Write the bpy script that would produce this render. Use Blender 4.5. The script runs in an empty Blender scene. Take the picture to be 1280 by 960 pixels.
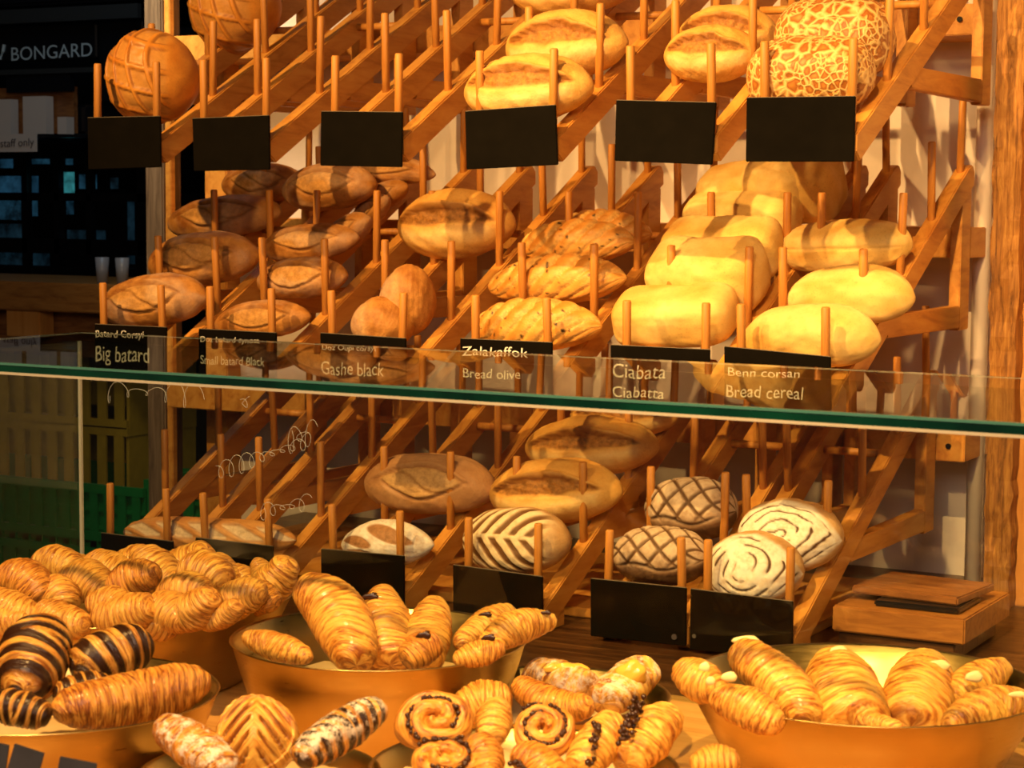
import bpy, bmesh, math, random
import numpy as np
from mathutils import Vector, Matrix
C = bpy.context.scene.collection
sc = bpy.context.scene
PI = math.pi

# ------------------------------------------------------------------ camera
F = 2551.0
TH = math.atan(0.5535); PT = math.radians(5.17); RO = math.radians(0.4)
CAM = Vector((0, 0, 1.6))
fw = Vector((-math.sin(TH)*math.cos(PT), math.cos(TH)*math.cos(PT), -math.sin(PT)))
r0 = Vector((math.cos(TH), math.sin(TH), 0)); u0 = r0.cross(fw)
rt = r0*math.cos(RO) + u0*math.sin(RO); up = u0*math.cos(RO) - r0*math.sin(RO)
cd = bpy.data.cameras.new('camera'); cam = bpy.data.objects.new('camera', cd); C.objects.link(cam)
cd.sensor_width = 36; cd.lens = 36*F/1280; cd.clip_start = 0.05
m = Matrix((rt, up, -fw)).transposed().to_4x4(); m.translation = CAM
cam.matrix_world = m; sc.camera = cam
cd.dof.use_dof = True; cd.dof.focus_distance = 2.9; cd.dof.aperture_fstop = 20

# ------------------------------------------------------------------ world + lights + exposure
w = bpy.data.worlds.new('world'); sc.world = w; w.use_nodes = True
w.node_tree.nodes['Background'].inputs[0].default_value = (1.0, 0.66, 0.45, 1)
w.node_tree.nodes['Background'].inputs[1].default_value = 0.09
sc.view_settings.view_transform = 'Standard'; sc.view_settings.look = 'None'
sc.view_settings.gamma = 1; sc.view_settings.use_curve_mapping = False
sc.view_settings.exposure = 0.0
def spot(loc, tgt, power, ang, blend=0.6, rad=0.02, col=(1.0, 0.56, 0.17)):
    l = bpy.data.lights.new('spot_light', 'SPOT'); l.energy = power; l.spot_size = math.radians(ang)
    l.spot_blend = blend; l.shadow_soft_size = rad; l.color = col
    o = bpy.data.objects.new('spot_light', l); C.objects.link(o); o.location = loc
    o.rotation_euler = (Vector(tgt)-Vector(loc)).to_track_quat('-Z', 'Y').to_euler(); return o
spot((-0.75, 1.5, 3.25), (0.1, 3.9, 1.45), 680, 60)
spot((-1.9, 1.6, 3.25), (-1.1, 3.8, 1.5), 400, 62, 0.9)
spot((-2.9, 1.7, 3.2), (-2.3, 3.8, 1.45), 300, 60, 0.9)
spot((-2.3, 1.5, 2.35), (-2.05, 3.7, 1.15), 115, 56, 0.9, 0.04)  # added low lamp for raking highlights on the left middle tier
spot((-3.4, 3.9, 2.5), (-3.3, 5.1, 0.9), 60, 70, 0.9, 0.2, (1.0, .78, .45))  # added warm lamp, unseen, to brighten the crates
spot((-0.9, 1.3, 2.55), (-0.9, 3.7, 0.85), 170, 62, 0.9, 0.05)  # added low frontal lamp to lift the dark lower tier
spot((-0.2, 0.75, 2.9), (-0.35, 1.75, 1.1), 230, 50, 0.8, 0.03)
spot((-1.2, 0.8, 2.9), (-1.15, 1.7, 1.1), 215, 55, 0.8, 0.03)
al = bpy.data.lights.new('shop_ceiling_light', 'AREA'); al.energy = 55; al.size = 1.6; al.color = (1.0, 0.74, 0.52)
ao = bpy.data.objects.new('shop_ceiling_light', al); C.objects.link(ao); ao.location = (-0.3, -0.4, 3.0)
ao.rotation_euler = (Vector((-1.2, 3, 1.2))-ao.location).to_track_quat('-Z', 'Y').to_euler()
bl = bpy.data.lights.new('bakehouse_light', 'AREA'); bl.energy = 4; bl.size = 0.8; bl.color = (0.65, 0.85, 1.0)
bo = bpy.data.objects.new('bakehouse_light', bl); C.objects.link(bo); bo.location = (-3.9, 4.6, 3.0)
bo.rotation_euler = (Vector((-4.3, 6.0, 1.0))-bo.location).to_track_quat('-Z', 'Y').to_euler()

# ------------------------------------------------------------------ helpers
def ray(px, py): return fw + rt*((px-640)/F) - up*((py-480)/F)
def at_y(px, py, Y): d = ray(px, py); return CAM + d*((Y-CAM.y)/d.y)
def at_z(px, py, z): d = ray(px, py); return CAM + d*((z-CAM.z)/d.z)
def at_d(px, py, Z): return CAM + ray(px, py)*Z
def tag(o, label=None, cat=None, group=None, kind=None):
    if label: o['label'] = label
    if cat: o['category'] = cat
    if group: o['group'] = group
    if kind: o['kind'] = kind
    return o
def empty(name, loc=(0, 0, 0), label=None, cat=None, group=None):
    o = bpy.data.objects.new(name, None); C.objects.link(o); o.location = loc; o.empty_display_size = 0.05
    return tag(o, label, cat, group)
def link(name, me, mat, parent=None, smooth=False):
    if mat is not None and not len(me.materials): me.materials.append(mat)
    if smooth: me.polygons.foreach_set('use_smooth', [True]*len(me.polygons))
    o = bpy.data.objects.new(name, me); C.objects.link(o)
    if parent is not None:
        o.parent = parent
        o.matrix_parent_inverse = Matrix.Translation(-parent.matrix_world_loc) if hasattr(parent, 'matrix_world_loc') else Matrix()
    return o
def wpar(o, parent):            # o carries world coordinates in its mesh: cancel the (translation only) parent chain
    o.parent = parent; t = Vector((0, 0, 0)); p = parent
    while p is not None: t += p.location; p = p.parent
    o.location = -t; return o
class MB:
    def __init__(s): s.v = []; s.f = []
    def add(s, vs, fs):
        n = len(s.v); s.v += [tuple(v) for v in vs]; s.f += [tuple(i+n for i in f) for f in fs]; return s
    def box(s, a, b):
        (x0, y0, z0), (x1, y1, z1) = a, b
        x0, x1 = min(x0, x1), max(x0, x1); y0, y1 = min(y0, y1), max(y0, y1); z0, z1 = min(z0, z1), max(z0, z1)
        return s.add([(x0,y0,z0),(x1,y0,z0),(x1,y1,z0),(x0,y1,z0),(x0,y0,z1),(x1,y0,z1),(x1,y1,z1),(x0,y1,z1)],
            [(0,3,2,1),(4,5,6,7),(0,1,5,4),(1,2,6,5),(2,3,7,6),(3,0,4,7)])
    def hexa(s, p):
        return s.add(p, [(0,3,2,1),(4,5,6,7),(0,1,5,4),(1,2,6,5),(2,3,7,6),(3,0,4,7)])
    def prism(s, prof, x0, x1):        # profile of (y,z) extruded along x
        n = len(prof); vs = [(x0, y, z) for y, z in prof]+[(x1, y, z) for y, z in prof]
        fs = [tuple(range(n))[::-1], tuple(range(n, 2*n))]+[(i, (i+1) % n, n+(i+1) % n, n+i) for i in range(n)]
        return s.add(vs, fs)
    def tube(s, pts, r, seg=8, r1=None):
        pts = [Vector(p) for p in pts]; n = len(pts); vs = []
        for i, p in enumerate(pts):
            t = (pts[min(i+1, n-1)]-pts[max(i-1, 0)]).normalized()
            a = t.cross(Vector((0, 0, 1)) if abs(t.z) < .9 else Vector((1, 0, 0))).normalized(); b = t.cross(a)
            rr = r if r1 is None else r+(r1-r)*i/(n-1)
            for k in range(seg):
                c = 2*PI*k/seg; vs.append(p+a*math.cos(c)*rr+b*math.sin(c)*rr)
        fs = [(i*seg+k, i*seg+(k+1) % seg, (i+1)*seg+(k+1) % seg, (i+1)*seg+k) for i in range(n-1) for k in range(seg)]
        fs += [tuple(range(seg))[::-1], tuple((n-1)*seg+k for k in range(seg))]
        return s.add(vs, fs)
    def lathe(s, prof, c, seg=64):
        vs = []; n = len(prof)
        for r, z in prof:
            for k in range(seg):
                a = 2*PI*k/seg; vs.append((c[0]+r*math.cos(a), c[1]+r*math.sin(a), c[2]+z))
        fs = [(i*seg+k, i*seg+(k+1) % seg, (i+1)*seg+(k+1) % seg, (i+1)*seg+k) for i in range(n-1) for k in range(seg)]
        return s.add(vs, fs)
    def ico(s, c, r, sc_=(1, 1, 1), sub=1):
        bm = bmesh.new(); bmesh.ops.create_icosphere(bm, subdivisions=sub, radius=r)
        s.add([(c[0]+v.co.x*sc_[0], c[1]+v.co.y*sc_[1], c[2]+v.co.z*sc_[2]) for v in bm.verts], [[v.index for v in f.verts] for f in bm.faces]); bm.free(); return s
    def mesh(s, name):
        me = bpy.data.meshes.new(name); me.from_pydata(s.v, [], s.f); me.validate(); return me
    def build(s, name, mat, parent=None, smooth=False, bev=0):
        me = s.mesh(name)
        if mat is not None: me.materials.append(mat)
        if bev:
            bm = bmesh.new(); bm.from_mesh(me)
            bmesh.ops.recalc_face_normals(bm, faces=bm.faces)
            bmesh.ops.bevel(bm, geom=[e for e in bm.edges if e.is_manifold and e.calc_face_angle(0) > .5], offset=bev, segments=2, affect='EDGES')
            bm.to_mesh(me); bm.free()
        if smooth: me.polygons.foreach_set('use_smooth', [True]*len(me.polygons))
        o = bpy.data.objects.new(name, me); C.objects.link(o)
        if parent is not None: wpar(o, parent)
        return o
def gtext(s, name, mat, origin, ex, ey, width=None, height=None, parent=None, depth=0.0004, shear=0.0, off=(0, 0, 0)):
    cu = bpy.data.curves.new(name, 'FONT'); cu.body = s; cu.size = 1; cu.extrude = 0.0; cu.shear = shear; cu.resolution_u = 4
    t = bpy.data.objects.new(name, cu); C.objects.link(t); dg = bpy.context.evaluated_depsgraph_get(); dg.update()
    me = bpy.data.meshes.new_from_object(t.evaluated_get(dg)); bpy.data.objects.remove(t)
    n = len(me.vertices); co = np.empty(n*3); me.vertices.foreach_get('co', co); co = co.reshape(-1, 3)
    x0, x1 = co[:, 0].min(), co[:, 0].max(); sx = width/(x1-x0); sy = (height/0.72) if height else sx
    ex = Vector(ex).normalized(); ey = Vector(ey).normalized(); ez = ex.cross(ey)
    O = Vector(origin)
    if 'chalk' in name:
        px0 = (len(s)*1.7) % 6; co[:, 1] += .035*np.sin(co[:, 0]*3.1+px0)+.015*np.sin(co[:, 0]*9+px0); co[:, 0] += .02*np.sin(co[:, 1]*7+co[:, 0]*2)
    P = np.array([O+ex*((x-x0)*sx)+ey*(y*sy)+ez*depth for x, y, z in co]); me.vertices.foreach_set('co', P.ravel())
    me.materials.append(mat); o = bpy.data.objects.new(name, me); C.objects.link(o)
    if parent is not None: wpar(o, parent)
    return o

# ------------------------------------------------------------------ materials
class N:
    def __init__(s, name):
        s.m = bpy.data.materials.new(name); s.m.use_nodes = True; s.t = s.m.node_tree; s.b = s.t.nodes['Principled BSDF']
        s.out = s.t.nodes['Material Output']
    def n(s, typ, **k):
        x = s.t.nodes.new(typ)
        for a, b in k.items(): setattr(x, a, b)
        return x
    def l(s, a, b): s.t.links.new(a, b)
    def tc(s, kind='Object', scale=(1, 1, 1), rot=(0, 0, 0)):
        c = s.n('ShaderNodeTexCoord'); mp = s.n('ShaderNodeMapping'); s.l(c.outputs[kind], mp.inputs[0])
        mp.inputs['Scale'].default_value = scale; mp.inputs['Rotation'].default_value = rot; return mp.outputs[0]
    def noise(s, vec, scale, det=4, rough=.55, dist=0):
        x = s.n('ShaderNodeTexNoise'); s.l(vec, x.inputs['Vector']); x.inputs['Scale'].default_value = scale
        x.inputs['Detail'].default_value = det; x.inputs['Roughness'].default_value = rough; x.inputs['Distortion'].default_value = dist
        return x.outputs['Fac']
    def ramp(s, fac, stops):
        x = s.n('ShaderNodeValToRGB'); s.l(fac, x.inputs[0]); e = x.color_ramp.elements
        while len(e) < len(stops): e.new(.5)
        for i, (p, c) in enumerate(stops): e[i].position = p; e[i].color = (*c, 1) if len(c) == 3 else c
        return x.outputs[0]
    def mix(s, fac, a, b, typ='MIX'):
        x = s.n('ShaderNodeMix', data_type='RGBA', blend_type=typ)
        for i, v in ((0, fac), (6, a), (7, b)):
            if isinstance(v, (int, float)): x.inputs[i].default_value = v
            elif isinstance(v, tuple): x.inputs[i].default_value = (*v, 1)
            else: s.l(v, x.inputs[i])
        return x.outputs[2]
    def math(s, op, a, b=0.0, clamp=False):
        x = s.n('ShaderNodeMath', operation=op, use_clamp=clamp)
        for i, v in ((0, a), (1, b)):
            if isinstance(v, (int, float)): x.inputs[i].default_value = v
            else: s.l(v, x.inputs[i])
        return x.outputs[0]
    def attr(s, name, out='Fac'):
        x = s.n('ShaderNodeAttribute'); x.attribute_name = name; return x.outputs[out]
    def bump(s, h, st=.3, dist=.002):
        x = s.n('ShaderNodeBump'); x.inputs['Strength'].default_value = st; x.inputs['Distance'].default_value = dist
        s.l(h, x.inputs['Height']); s.l(x.outputs[0], s.b.inputs['Normal'])
    def fin(s, col=None, rough=.5, metal=0, spec=.5, coat=0):
        if col is not None:
            if isinstance(col, tuple): s.b.inputs['Base Color'].default_value = (*col, 1)
            else: s.l(col, s.b.inputs['Base Color'])
        if isinstance(rough, (int, float)): s.b.inputs['Roughness'].default_value = rough
        else: s.l(rough, s.b.inputs['Roughness'])
        s.b.inputs['Metallic'].default_value = metal; s.b.inputs['Specular IOR Level'].default_value = spec
        s.b.inputs['Coat Weight'].default_value = coat; s.b.inputs['Coat Roughness'].default_value = .2
        return s.m
def mat_wood(name, c1, c2, c3, rot=(0, 0, 0), sc_=(1.2, 14, 14), rough=.5, bs=.25, fine=4):
    q = N(name); v = q.tc('Object', sc_, rot); n1 = q.noise(v, fine, 8, .65, .6)
    col = q.ramp(n1, [(.28, c1), (.5, c2), (.72, c3)])
    v2 = q.tc('Object', (1, 1, 1)); n2 = q.noise(v2, 3, 3)
    col = q.mix(q.math('MULTIPLY', n2, .45), col, c1, 'MIX')
    q.bump(n1, bs, .003); return q.fin(col, rough)
def mat_plain(name, col, rough=.6, metal=0, noise=.0, spec=.5, coat=0):
    q = N(name)
    if noise:
        v = q.tc('Object'); n1 = q.noise(v, 30, 5)
        d = tuple(c*(1-noise) for c in col); c = q.ramp(n1, [(.3, d), (.7, col)]); q.bump(n1, .1, .001)
        return q.fin(c, rough, metal, spec, coat)
    return q.fin(col, rough, metal, spec, coat)
def mat_glass(name, tint=(1, 1, 1), ior=1.3, rmul=1.0, base=0.0):
    m_ = bpy.data.materials.new(name); m_.use_nodes = True; t = m_.node_tree; t.nodes.clear()
    o = t.nodes.new('ShaderNodeOutputMaterial'); mx = t.nodes.new('ShaderNodeMixShader'); tr = t.nodes.new('ShaderNodeBsdfTransparent')
    g = t.nodes.new('ShaderNodeBsdfGlossy'); fr = t.nodes.new('ShaderNodeFresnel'); ge = t.nodes.new('ShaderNodeNewGeometry')
    a = t.nodes.new('ShaderNodeMath'); a.operation = 'SUBTRACT'; a.inputs[0].default_value = 1
    b = t.nodes.new('ShaderNodeMath'); b.operation = 'MULTIPLY'; c = t.nodes.new('ShaderNodeMath'); c.operation = 'MULTIPLY_ADD'
    c.inputs[1].default_value = rmul; c.inputs[2].default_value = base
    fr.inputs[0].default_value = ior; tr.inputs[0].default_value = (*tint, 1); g.inputs['Roughness'].default_value = 0.01
    L = t.links.new
    L(ge.outputs['Backfacing'], a.inputs[1]); L(fr.outputs[0], c.inputs[0]); L(c.outputs[0], b.inputs[0]); L(a.outputs[0], b.inputs[1])
    L(b.outputs[0], mx.inputs[0]); L(tr.outputs[0], mx.inputs[1]); L(g.outputs[0], mx.inputs[2]); L(mx.outputs[0], o.inputs[0])
    return m_
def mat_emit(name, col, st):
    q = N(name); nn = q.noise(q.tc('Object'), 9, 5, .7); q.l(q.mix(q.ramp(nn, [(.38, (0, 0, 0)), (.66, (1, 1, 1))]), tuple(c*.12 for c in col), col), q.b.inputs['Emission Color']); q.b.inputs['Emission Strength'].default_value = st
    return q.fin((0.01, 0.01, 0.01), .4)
def mat_bread(name, c1, c2, crumb=(.85, .55, .22), dark=(.22, .07, .015), flour=(.9, .84, .74), rough=.55, nz=26, bs=.6, under=None, speck=0.0):
    q = N(name); v = q.tc('Object'); n1 = q.noise(v, nz, 6, .6); n2 = q.noise(v, 9, 3); n3 = q.noise(v, 260, 3)
    col = q.ramp(q.math('ADD', q.math('MULTIPLY', n1, .5), q.math('MULTIPLY', n2, .5)), [(.36, c1), (.62, c2)])
    col = q.mix(q.math('MULTIPLY', q.ramp(n3, [(.55, (0, 0, 0)), (.7, (1, 1, 1))]), .25), col, dark)
    fl = q.noise(v, 60, 5, .7)
    cut = q.attr('cut'); dk = q.attr('dark'); fo = q.attr('flour')
    crumbc = q.mix(q.ramp(q.noise(v, 95, 4, .7), [(.38, (0, 0, 0)), (.62, (1, 1, 1))]), tuple(x*.55 for x in crumb), crumb)
    col = q.mix(cut, col, crumbc)
    flm = q.math('MULTIPLY', fo, q.ramp(fl, [(.3, (.45, .45, .45)), (.55, (1, 1, 1))]))
    col = q.mix(flm, col, flour)
    col = q.mix(dk, col, dark)
    ol = q.attr('olive'); col = q.mix(ol, col, (.02, .012, .01))
    h = q.math('ADD', q.math('MULTIPLY', n1, .6), q.math('MULTIPLY', n3, .35))
    h = q.math('ADD', h, q.math('MULTIPLY', cut, q.noise(v, 120, 4, .8)))
    q.bump(h, bs, .004); return q.fin(col, rough, spec=.35)
def mat_tiger(name):
    q = N(name); v = q.tc('Object'); wv = q.n('ShaderNodeVectorMath', operation='ADD'); q.l(v, wv.inputs[0])
    nx = q.n('ShaderNodeTexNoise'); q.l(v, nx.inputs['Vector']); nx.inputs['Scale'].default_value = 30
    sv = q.n('ShaderNodeVectorMath', operation='SCALE'); q.l(nx.outputs['Color'], sv.inputs[0]); sv.inputs['Scale'].default_value = .018; q.l(sv.outputs[0], wv.inputs[1])
    vo = q.n('ShaderNodeTexVoronoi', feature='DISTANCE_TO_EDGE'); q.l(wv.outputs[0], vo.inputs['Vector']); vo.inputs['Scale'].default_value = 38
    vo2 = q.n('ShaderNodeTexVoronoi', feature='DISTANCE_TO_EDGE'); q.l(wv.outputs[0], vo2.inputs['Vector']); vo2.inputs['Scale'].default_value = 74
    n = q.noise(v, 18, 3); d = q.mix(q.ramp(n, [(.45, (0, 0, 0)), (.55, (1, 1, 1))]), vo.outputs[0], vo2.outputs[0])
    c = q.ramp(d, [(.0, (.90, .62, .26)), (.07, (.82, .50, .16)), (.18, (.36, .11, .018)), (.5, (.62, .27, .05))])
    q.bump(q.ramp(d, [(0, (1, 1, 1)), (.2, (0, 0, 0))]), .5, .003); return q.fin(c, .5)
def mat_croissant(name, hi=(.86, .47, .085), mid=(.68, .28, .035), lo=(.30, .085, .012), choc=False, rough=.36):
    q = N(name); cx = q.n('ShaderNodeCombineXYZ'); q.l(q.attr('sband'), cx.inputs[0]); q.l(q.attr('cosa'), cx.inputs[1]); q.l(q.attr('sina'), cx.inputs[2])
    mp = q.n('ShaderNodeMapping'); q.l(cx.outputs[0], mp.inputs[0]); mp.inputs['Scale'].default_value = (3.4, .8, .8)
    obi = q.n('ShaderNodeObjectInfo'); mp2 = q.n('ShaderNodeVectorMath', operation='ADD'); q.l(mp.outputs[0], mp2.inputs[0])
    q.l(obi.outputs['Location'], mp2.inputs[1])
    n1 = q.noise(mp2.outputs[0], 1.6, 5, .6, .4)
    v = q.tc('Object'); n2 = q.noise(v, 22, 4)
    f = q.math('ADD', q.math('MULTIPLY', n1, .72), q.math('MULTIPLY', n2, .28))
    col = q.ramp(f, [(.385, lo), (.46, mid), (.53, hi), (.61, tuple(min(1, x*1.25) for x in hi))])
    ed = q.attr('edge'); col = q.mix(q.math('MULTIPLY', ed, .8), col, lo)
    if choc:
        ck = q.attr('choc'); col = q.mix(ck, col, (.035, .012, .005))
    su = q.attr('flour'); sm = q.math('MULTIPLY', su, q.ramp(q.noise(v, 90, 4, .8), [(.46, (0, 0, 0)), (.60, (1, 1, 1))])); col = q.mix(sm, col, (.92, .84, .72))
    q.bump(n1, .7, .004); return q.fin(col, rough, coat=.25)

M = {}
M['rail'] = mat_wood('rack_wood', (.40, .14, .02), (.68, .32, .06), (.80, .44, .10), sc_=(12, 1.6, 10), fine=3)
M['dowel'] = mat_wood('dowel_wood', (.36, .12, .02), (.66, .29, .055), (.8, .40, .09), sc_=(14, 14, 1.4), fine=4)
M['slate'] = mat_plain('black_chalkboard', (.0045, .0034, .0022), .8, noise=.3, spec=.06)
M['slate_edge'] = mat_plain('worn_edge', (.16, .13, .10), .7)
M['chalk'] = mat_plain('white_chalk', (.85, .82, .78), .9)
M['wall'] = mat_plain('white_plaster', (.80, .74, .72), .85, noise=.06)
M['pipe'] = mat_plain('white_painted_pipe', (.86, .80, .76), .4)
M['brass'] = None
q = N('brushed_brass'); v = q.tc('Object', (1, 1, 9)); n1 = q.noise(v, 40, 6, .7); n2 = q.noise(q.tc('Object'), 9, 3)
cb = q.ramp(n2, [(.3, (.40, .27, .09)), (.7, (.56, .40, .16))]); q.bump(n1, .08, .001)
M['brass'] = q.fin(cb, q.ramp(n1, [(.3, (.26,)*3), (.7, (.40,)*3)]), 1.0)
M['paper'] = mat_plain('parchment', (.62, .46, .24), .8, noise=.08)
M['counter'] = mat_wood('light_oak_worktop', (.50, .22, .05), (.72, .40, .11), (.82, .50, .16), sc_=(1.1, 16, 16), rough=.35, bs=.12)
M['ledge'] = mat_wood('dark_grained_shelf', (.015, .006, .003), (.075, .030, .010), (.20, .09, .03), sc_=(1.5, 12, 12), rough=.35, bs=.5)
M['oldwood'] = mat_wood('rough_old_oak', (.06, .018, .004), (.42, .18, .035), (.72, .38, .09), sc_=(26, 26, 1.5), rough=.7, bs=1.0, fine=5)
M['greywood'] = mat_wood('grey_weathered_wood', (.07, .045, .03), (.19, .13, .09), (.30, .22, .16), sc_=(16, 16, 1.3), rough=.8, bs=.6)
M['orangewood'] = mat_wood('orange_board', (.5, .2, .04), (.66, .30, .07), (.72, .36, .1), sc_=(8, 8, 1), rough=.5, bs=.1)
M['dkwood'] = mat_wood('reddish_dark_wood', (.10, .035, .012), (.30, .12, .035), (.45, .2, .06), sc_=(2, 14, 14), rough=.4, bs=.4)
M['dkwood2'] = mat_wood('chopping_board_wood', (.2, .07, .015), (.42, .18, .04), (.52, .25, .06), sc_=(2, 14, 14), rough=.4, bs=.2)
M['black'] = mat_plain('black_enamel', (.006, .007, .010), .25)
M['grey'] = mat_plain('grey_steel', (.12, .14, .15), .3, .8)
M['room'] = mat_plain('dark_room_paint', (.010, .013, .020), .9)
M['floor'] = mat_plain('dark_floor', (.05, .045, .04), .6, noise=.3)
M['yellow'] = mat_plain('mustard_plastic', (.50, .34, .03), .5, noise=.2)
M['green'] = mat_plain('green_plastic', (.008, .24, .05), .4, noise=.2)
M['white'] = mat_plain('white_plate', (.6, .55, .5), .7)
M['ink'] = mat_plain('dark_ink', (.05, .04, .05), .7)
M['screw'] = mat_plain('steel_screw', (.35, .33, .3), .35, .9)
M['glass'] = mat_glass('clear_glass_top', (.90, .95, .92), 1.33, .92)
M['pane'] = mat_glass('clear_glass_pane', (.86, .89, .87), 1.45, .9, .01)
M['bowlglass'] = mat_plain('frosted_tumbler', (.30, .30, .33), .3)
q = N('green_glass_edge'); v = q.tc('Object', (3, 1, 1)); n1 = q.noise(v, 4, 3)
M['gedge'] = q.fin(q.ramp(n1, [(.3, (.0, .012, .010)), (.7, (.001, .040, .024))]), .12, spec=.6)
M['gline'] = mat_plain('polished_arris', (.42, .40, .33), .3)
M['glight'] = mat_plain('glass_arris_teal', (.05, .17, .16), .2)
M['blue'] = mat_emit('blue_reflection_glow', (.05, .22, .40), .20)  # glow put in for window reflections in the dark room
M['teal'] = mat_emit('teal_reflection_glow', (.08, .55, .60), .40)
M['logo'] = mat_plain('pale_blue_lettering', (.42, .55, .62), .6)
# ------------------------------------------------------------------ the room
YF, SL, RISE = 3.43, 0.82, 0.52          # rack: front plane, rail run, slope of the rails
YW = 4.46                                # wall plane
ZC = 1.07                                # counter top
ZL = 0.765                               # shelf under the rack
Z0 = [1.6+0.117, 1.6-0.353, 1.6-0.79]   # rail tops at the front, per tier
def struct(o): o['kind'] = 'structure'; return o
xl = at_y(284, 400, YW).x; xr = at_y(1225, 400, YW).x
struct(MB().box((-7.5, -2.5, -.05), (3, 9, 0)).build('floor', M['floor']))
struct(MB().box((-7.5, -2.5, 3.4), (3, 9, 3.5)).build('ceiling', M['room']))
struct(MB().box((xl, YW, 0), (3.0, YW+.12, 3.4)).build('wall_back', M['wall']))
struct(MB().box((-7.5, 7.6, 0), (xl+3, 7.7, 3.4)).build('wall_far', M['room']))
struct(MB().box((-7.6, -2.5, 0), (-7.5, 9, 3.4)).build('wall_left', M['room']))
struct(MB().box((1.5, -2.5, 0), (1.6, YW, 3.4)).build('wall_right', M['wall']))
# posts at the end of the white wall
a, b = at_y(182, 300, 4.30).x, at_y(204, 300, 4.30).x
p = empty('wall_post', (a, 4.30, 0), 'grey weathered square post at the left end of the bread rack', 'post')
MB().box((a, 4.30, 0), (b, 4.38, 3.4)).build('front_face', M['greywood'], p, bev=.004)
MB().box((b, 4.31, 0), (at_y(214, 300, 4.31).x, 4.33, 3.4)).build('side_board', M['rail'], p, bev=.002)
a, b = at_y(256, 300, 4.40).x, at_y(283, 300, 4.40).x
tag(MB().box((a, 4.40, 0), (b, 4.56, 3.4)).build('wall_post', M['rail'], bev=.003), 'orange brown post where the white wall begins, right of the grey post', 'post')
# right side: pipe, beam, board
a = at_y(1232, 300, 4.40); pr = .5*(at_y(1243, 300, 4.4).x-at_y(1222, 300, 4.4).x)
tag(MB().tube([(a.x-.008, 4.40, ZL), (a.x-.008, 4.40, 3.35)], pr, 20).build('wall_pipe', M['pipe'], smooth=True), 'vertical white pipe on the wall beside the rough oak beam', 'pipe')
a, b = at_y(1234, 500, 4.12).x, at_y(1268, 500, 4.12).x
be = MB()
zs = np.linspace(ZL, 3.4, 90); rnd = random.Random(3)
vs = []; fs = []
for i, z in enumerate(zs):
    j = [rnd.uniform(-.004, .004) for _ in range(6)]
    xm = [a+j[0], a+(b-a)*.33, a+(b-a)*.66, b+j[1]]
    yy = [4.12+rnd.uniform(-.004, .004) for _ in range(4)]
    vs += [(xm[k], yy[k], z) for k in range(4)]+[(b+j[2], 4.2, z), (a+j[3], 4.2, z)]
for i in range(len(zs)-1):
    for k in range(6): fs.append((i*6+k, i*6+(k+1) % 6, (i+1)*6+(k+1) % 6, (i+1)*6+k))
fs += [tuple(range(6))[::-1], tuple(range((len(zs)-1)*6, len(zs)*6))]
tag(be.add(vs, fs).build('oak_beam', M['oldwood']), 'rough old oak beam standing at the right edge', 'beam')
b2 = at_y(1264, 500, 4.2).x
tag(MB().box((b2, 4.17, ZL), (b2+.3, 4.23, 3.4)).build('orange_panel', M['orangewood'], bev=.003), 'smooth orange wood panel right of the rough oak beam', 'panel')

# shelf / back cabinet under the rack, front counter
bc = empty('back_cabinet', (-1.2, 3.5, 0), 'dark grained wooden cabinet under the bread rack', 'cabinet')
MB().box((-3.1, 2.75, ZL-.05), (1.45, YW-.002, ZL)).build('top', M['ledge'], bc, bev=.004)
for k in range(6):
    x0 = -3.08+k*.755
    pnl = MB().box((x0, 2.80, .05), (x0+.745, 2.84, ZL-.05)).build('door', M['dkwood'], bc, bev=.004)
MB().box((-3.08, 2.84, 0.0), (1.44, YW-.004, ZL-.05)).build('body', M['dkwood'], bc)
cor = at_y(102, 414, 1.956)              # back left top corner of the glass case
ZG = 1.6-0.1675; XC = cor.x; YB = 1.956; YFg = at_z(640, 491, ZG).y
fc = empty('counter', (-.6, 1.2, 0), 'light oak worktop counter carrying the pastry bowls', 'counter')
MB().box((XC-.02, .55, ZC-.04), (1.3, YB+.02, ZC)).build('worktop', M['counter'], fc, bev=.003)
MB().box((XC, .60, 0), (1.28, YB, ZC-.04)).build('body', M['ledge'], fc)
# slats nailed on the front of the counter top? (thin second board line seen at the back edge)
# ------------------------------------------------------------------ glass case
gt = empty('glass_shelf', (-.2, 1.6, ZG), 'horizontal glass shelf with thick green front edge above the bowls', 'glass shelf')
T = .0105
MB().box((XC, YFg+.003, ZG-T), (1.2, YB, ZG)).build('glass_sheet', M['glass'], gt)
MB().box((XC, YFg, ZG-T*.88), (1.2, YFg+.0028, ZG-T*.22)).build('green_front_edge', M['gedge'], gt)
MB().box((XC, YFg-.0005, ZG-T*.22), (1.2, YFg+.0028, ZG)).build('upper_arris', M['glight'], gt)
MB().box((XC, YFg-.0008, ZG-T*1.12), (1.2, YFg+.0028, ZG-T*.88)).build('lower_arris', M['gline'], gt)
MB().box((XC, YB, ZG-.002), (1.2, YB+.0012, ZG-.0008)).build('back_arris', M['gline'], gt)
MB().box((XC-.0012, YFg, ZG-.0025), (XC, YB, ZG-.0005)).build('side_arris', M['gline'], gt)
gb = empty('glass_back_pane', (-.2, YB, ZC), 'upright clear glass pane behind the pastry bowls', 'glass pane')
MB().box((XC+.006, YB-.006, ZC), (1.2, YB, ZG-T-.001)).build('glass_sheet', M['pane'], gb)
MB().box((XC-.0005, YB-.0075, ZC), (XC+.0035, YB-.004, ZG-T-.001)).build('polished_edge', M['gline'], gb)
MB().box((XC-.0035, YB-.0045, ZC), (XC-.0005, YB, ZG-T-.001)).build('polished_edge', M['glight'], gb)
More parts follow.
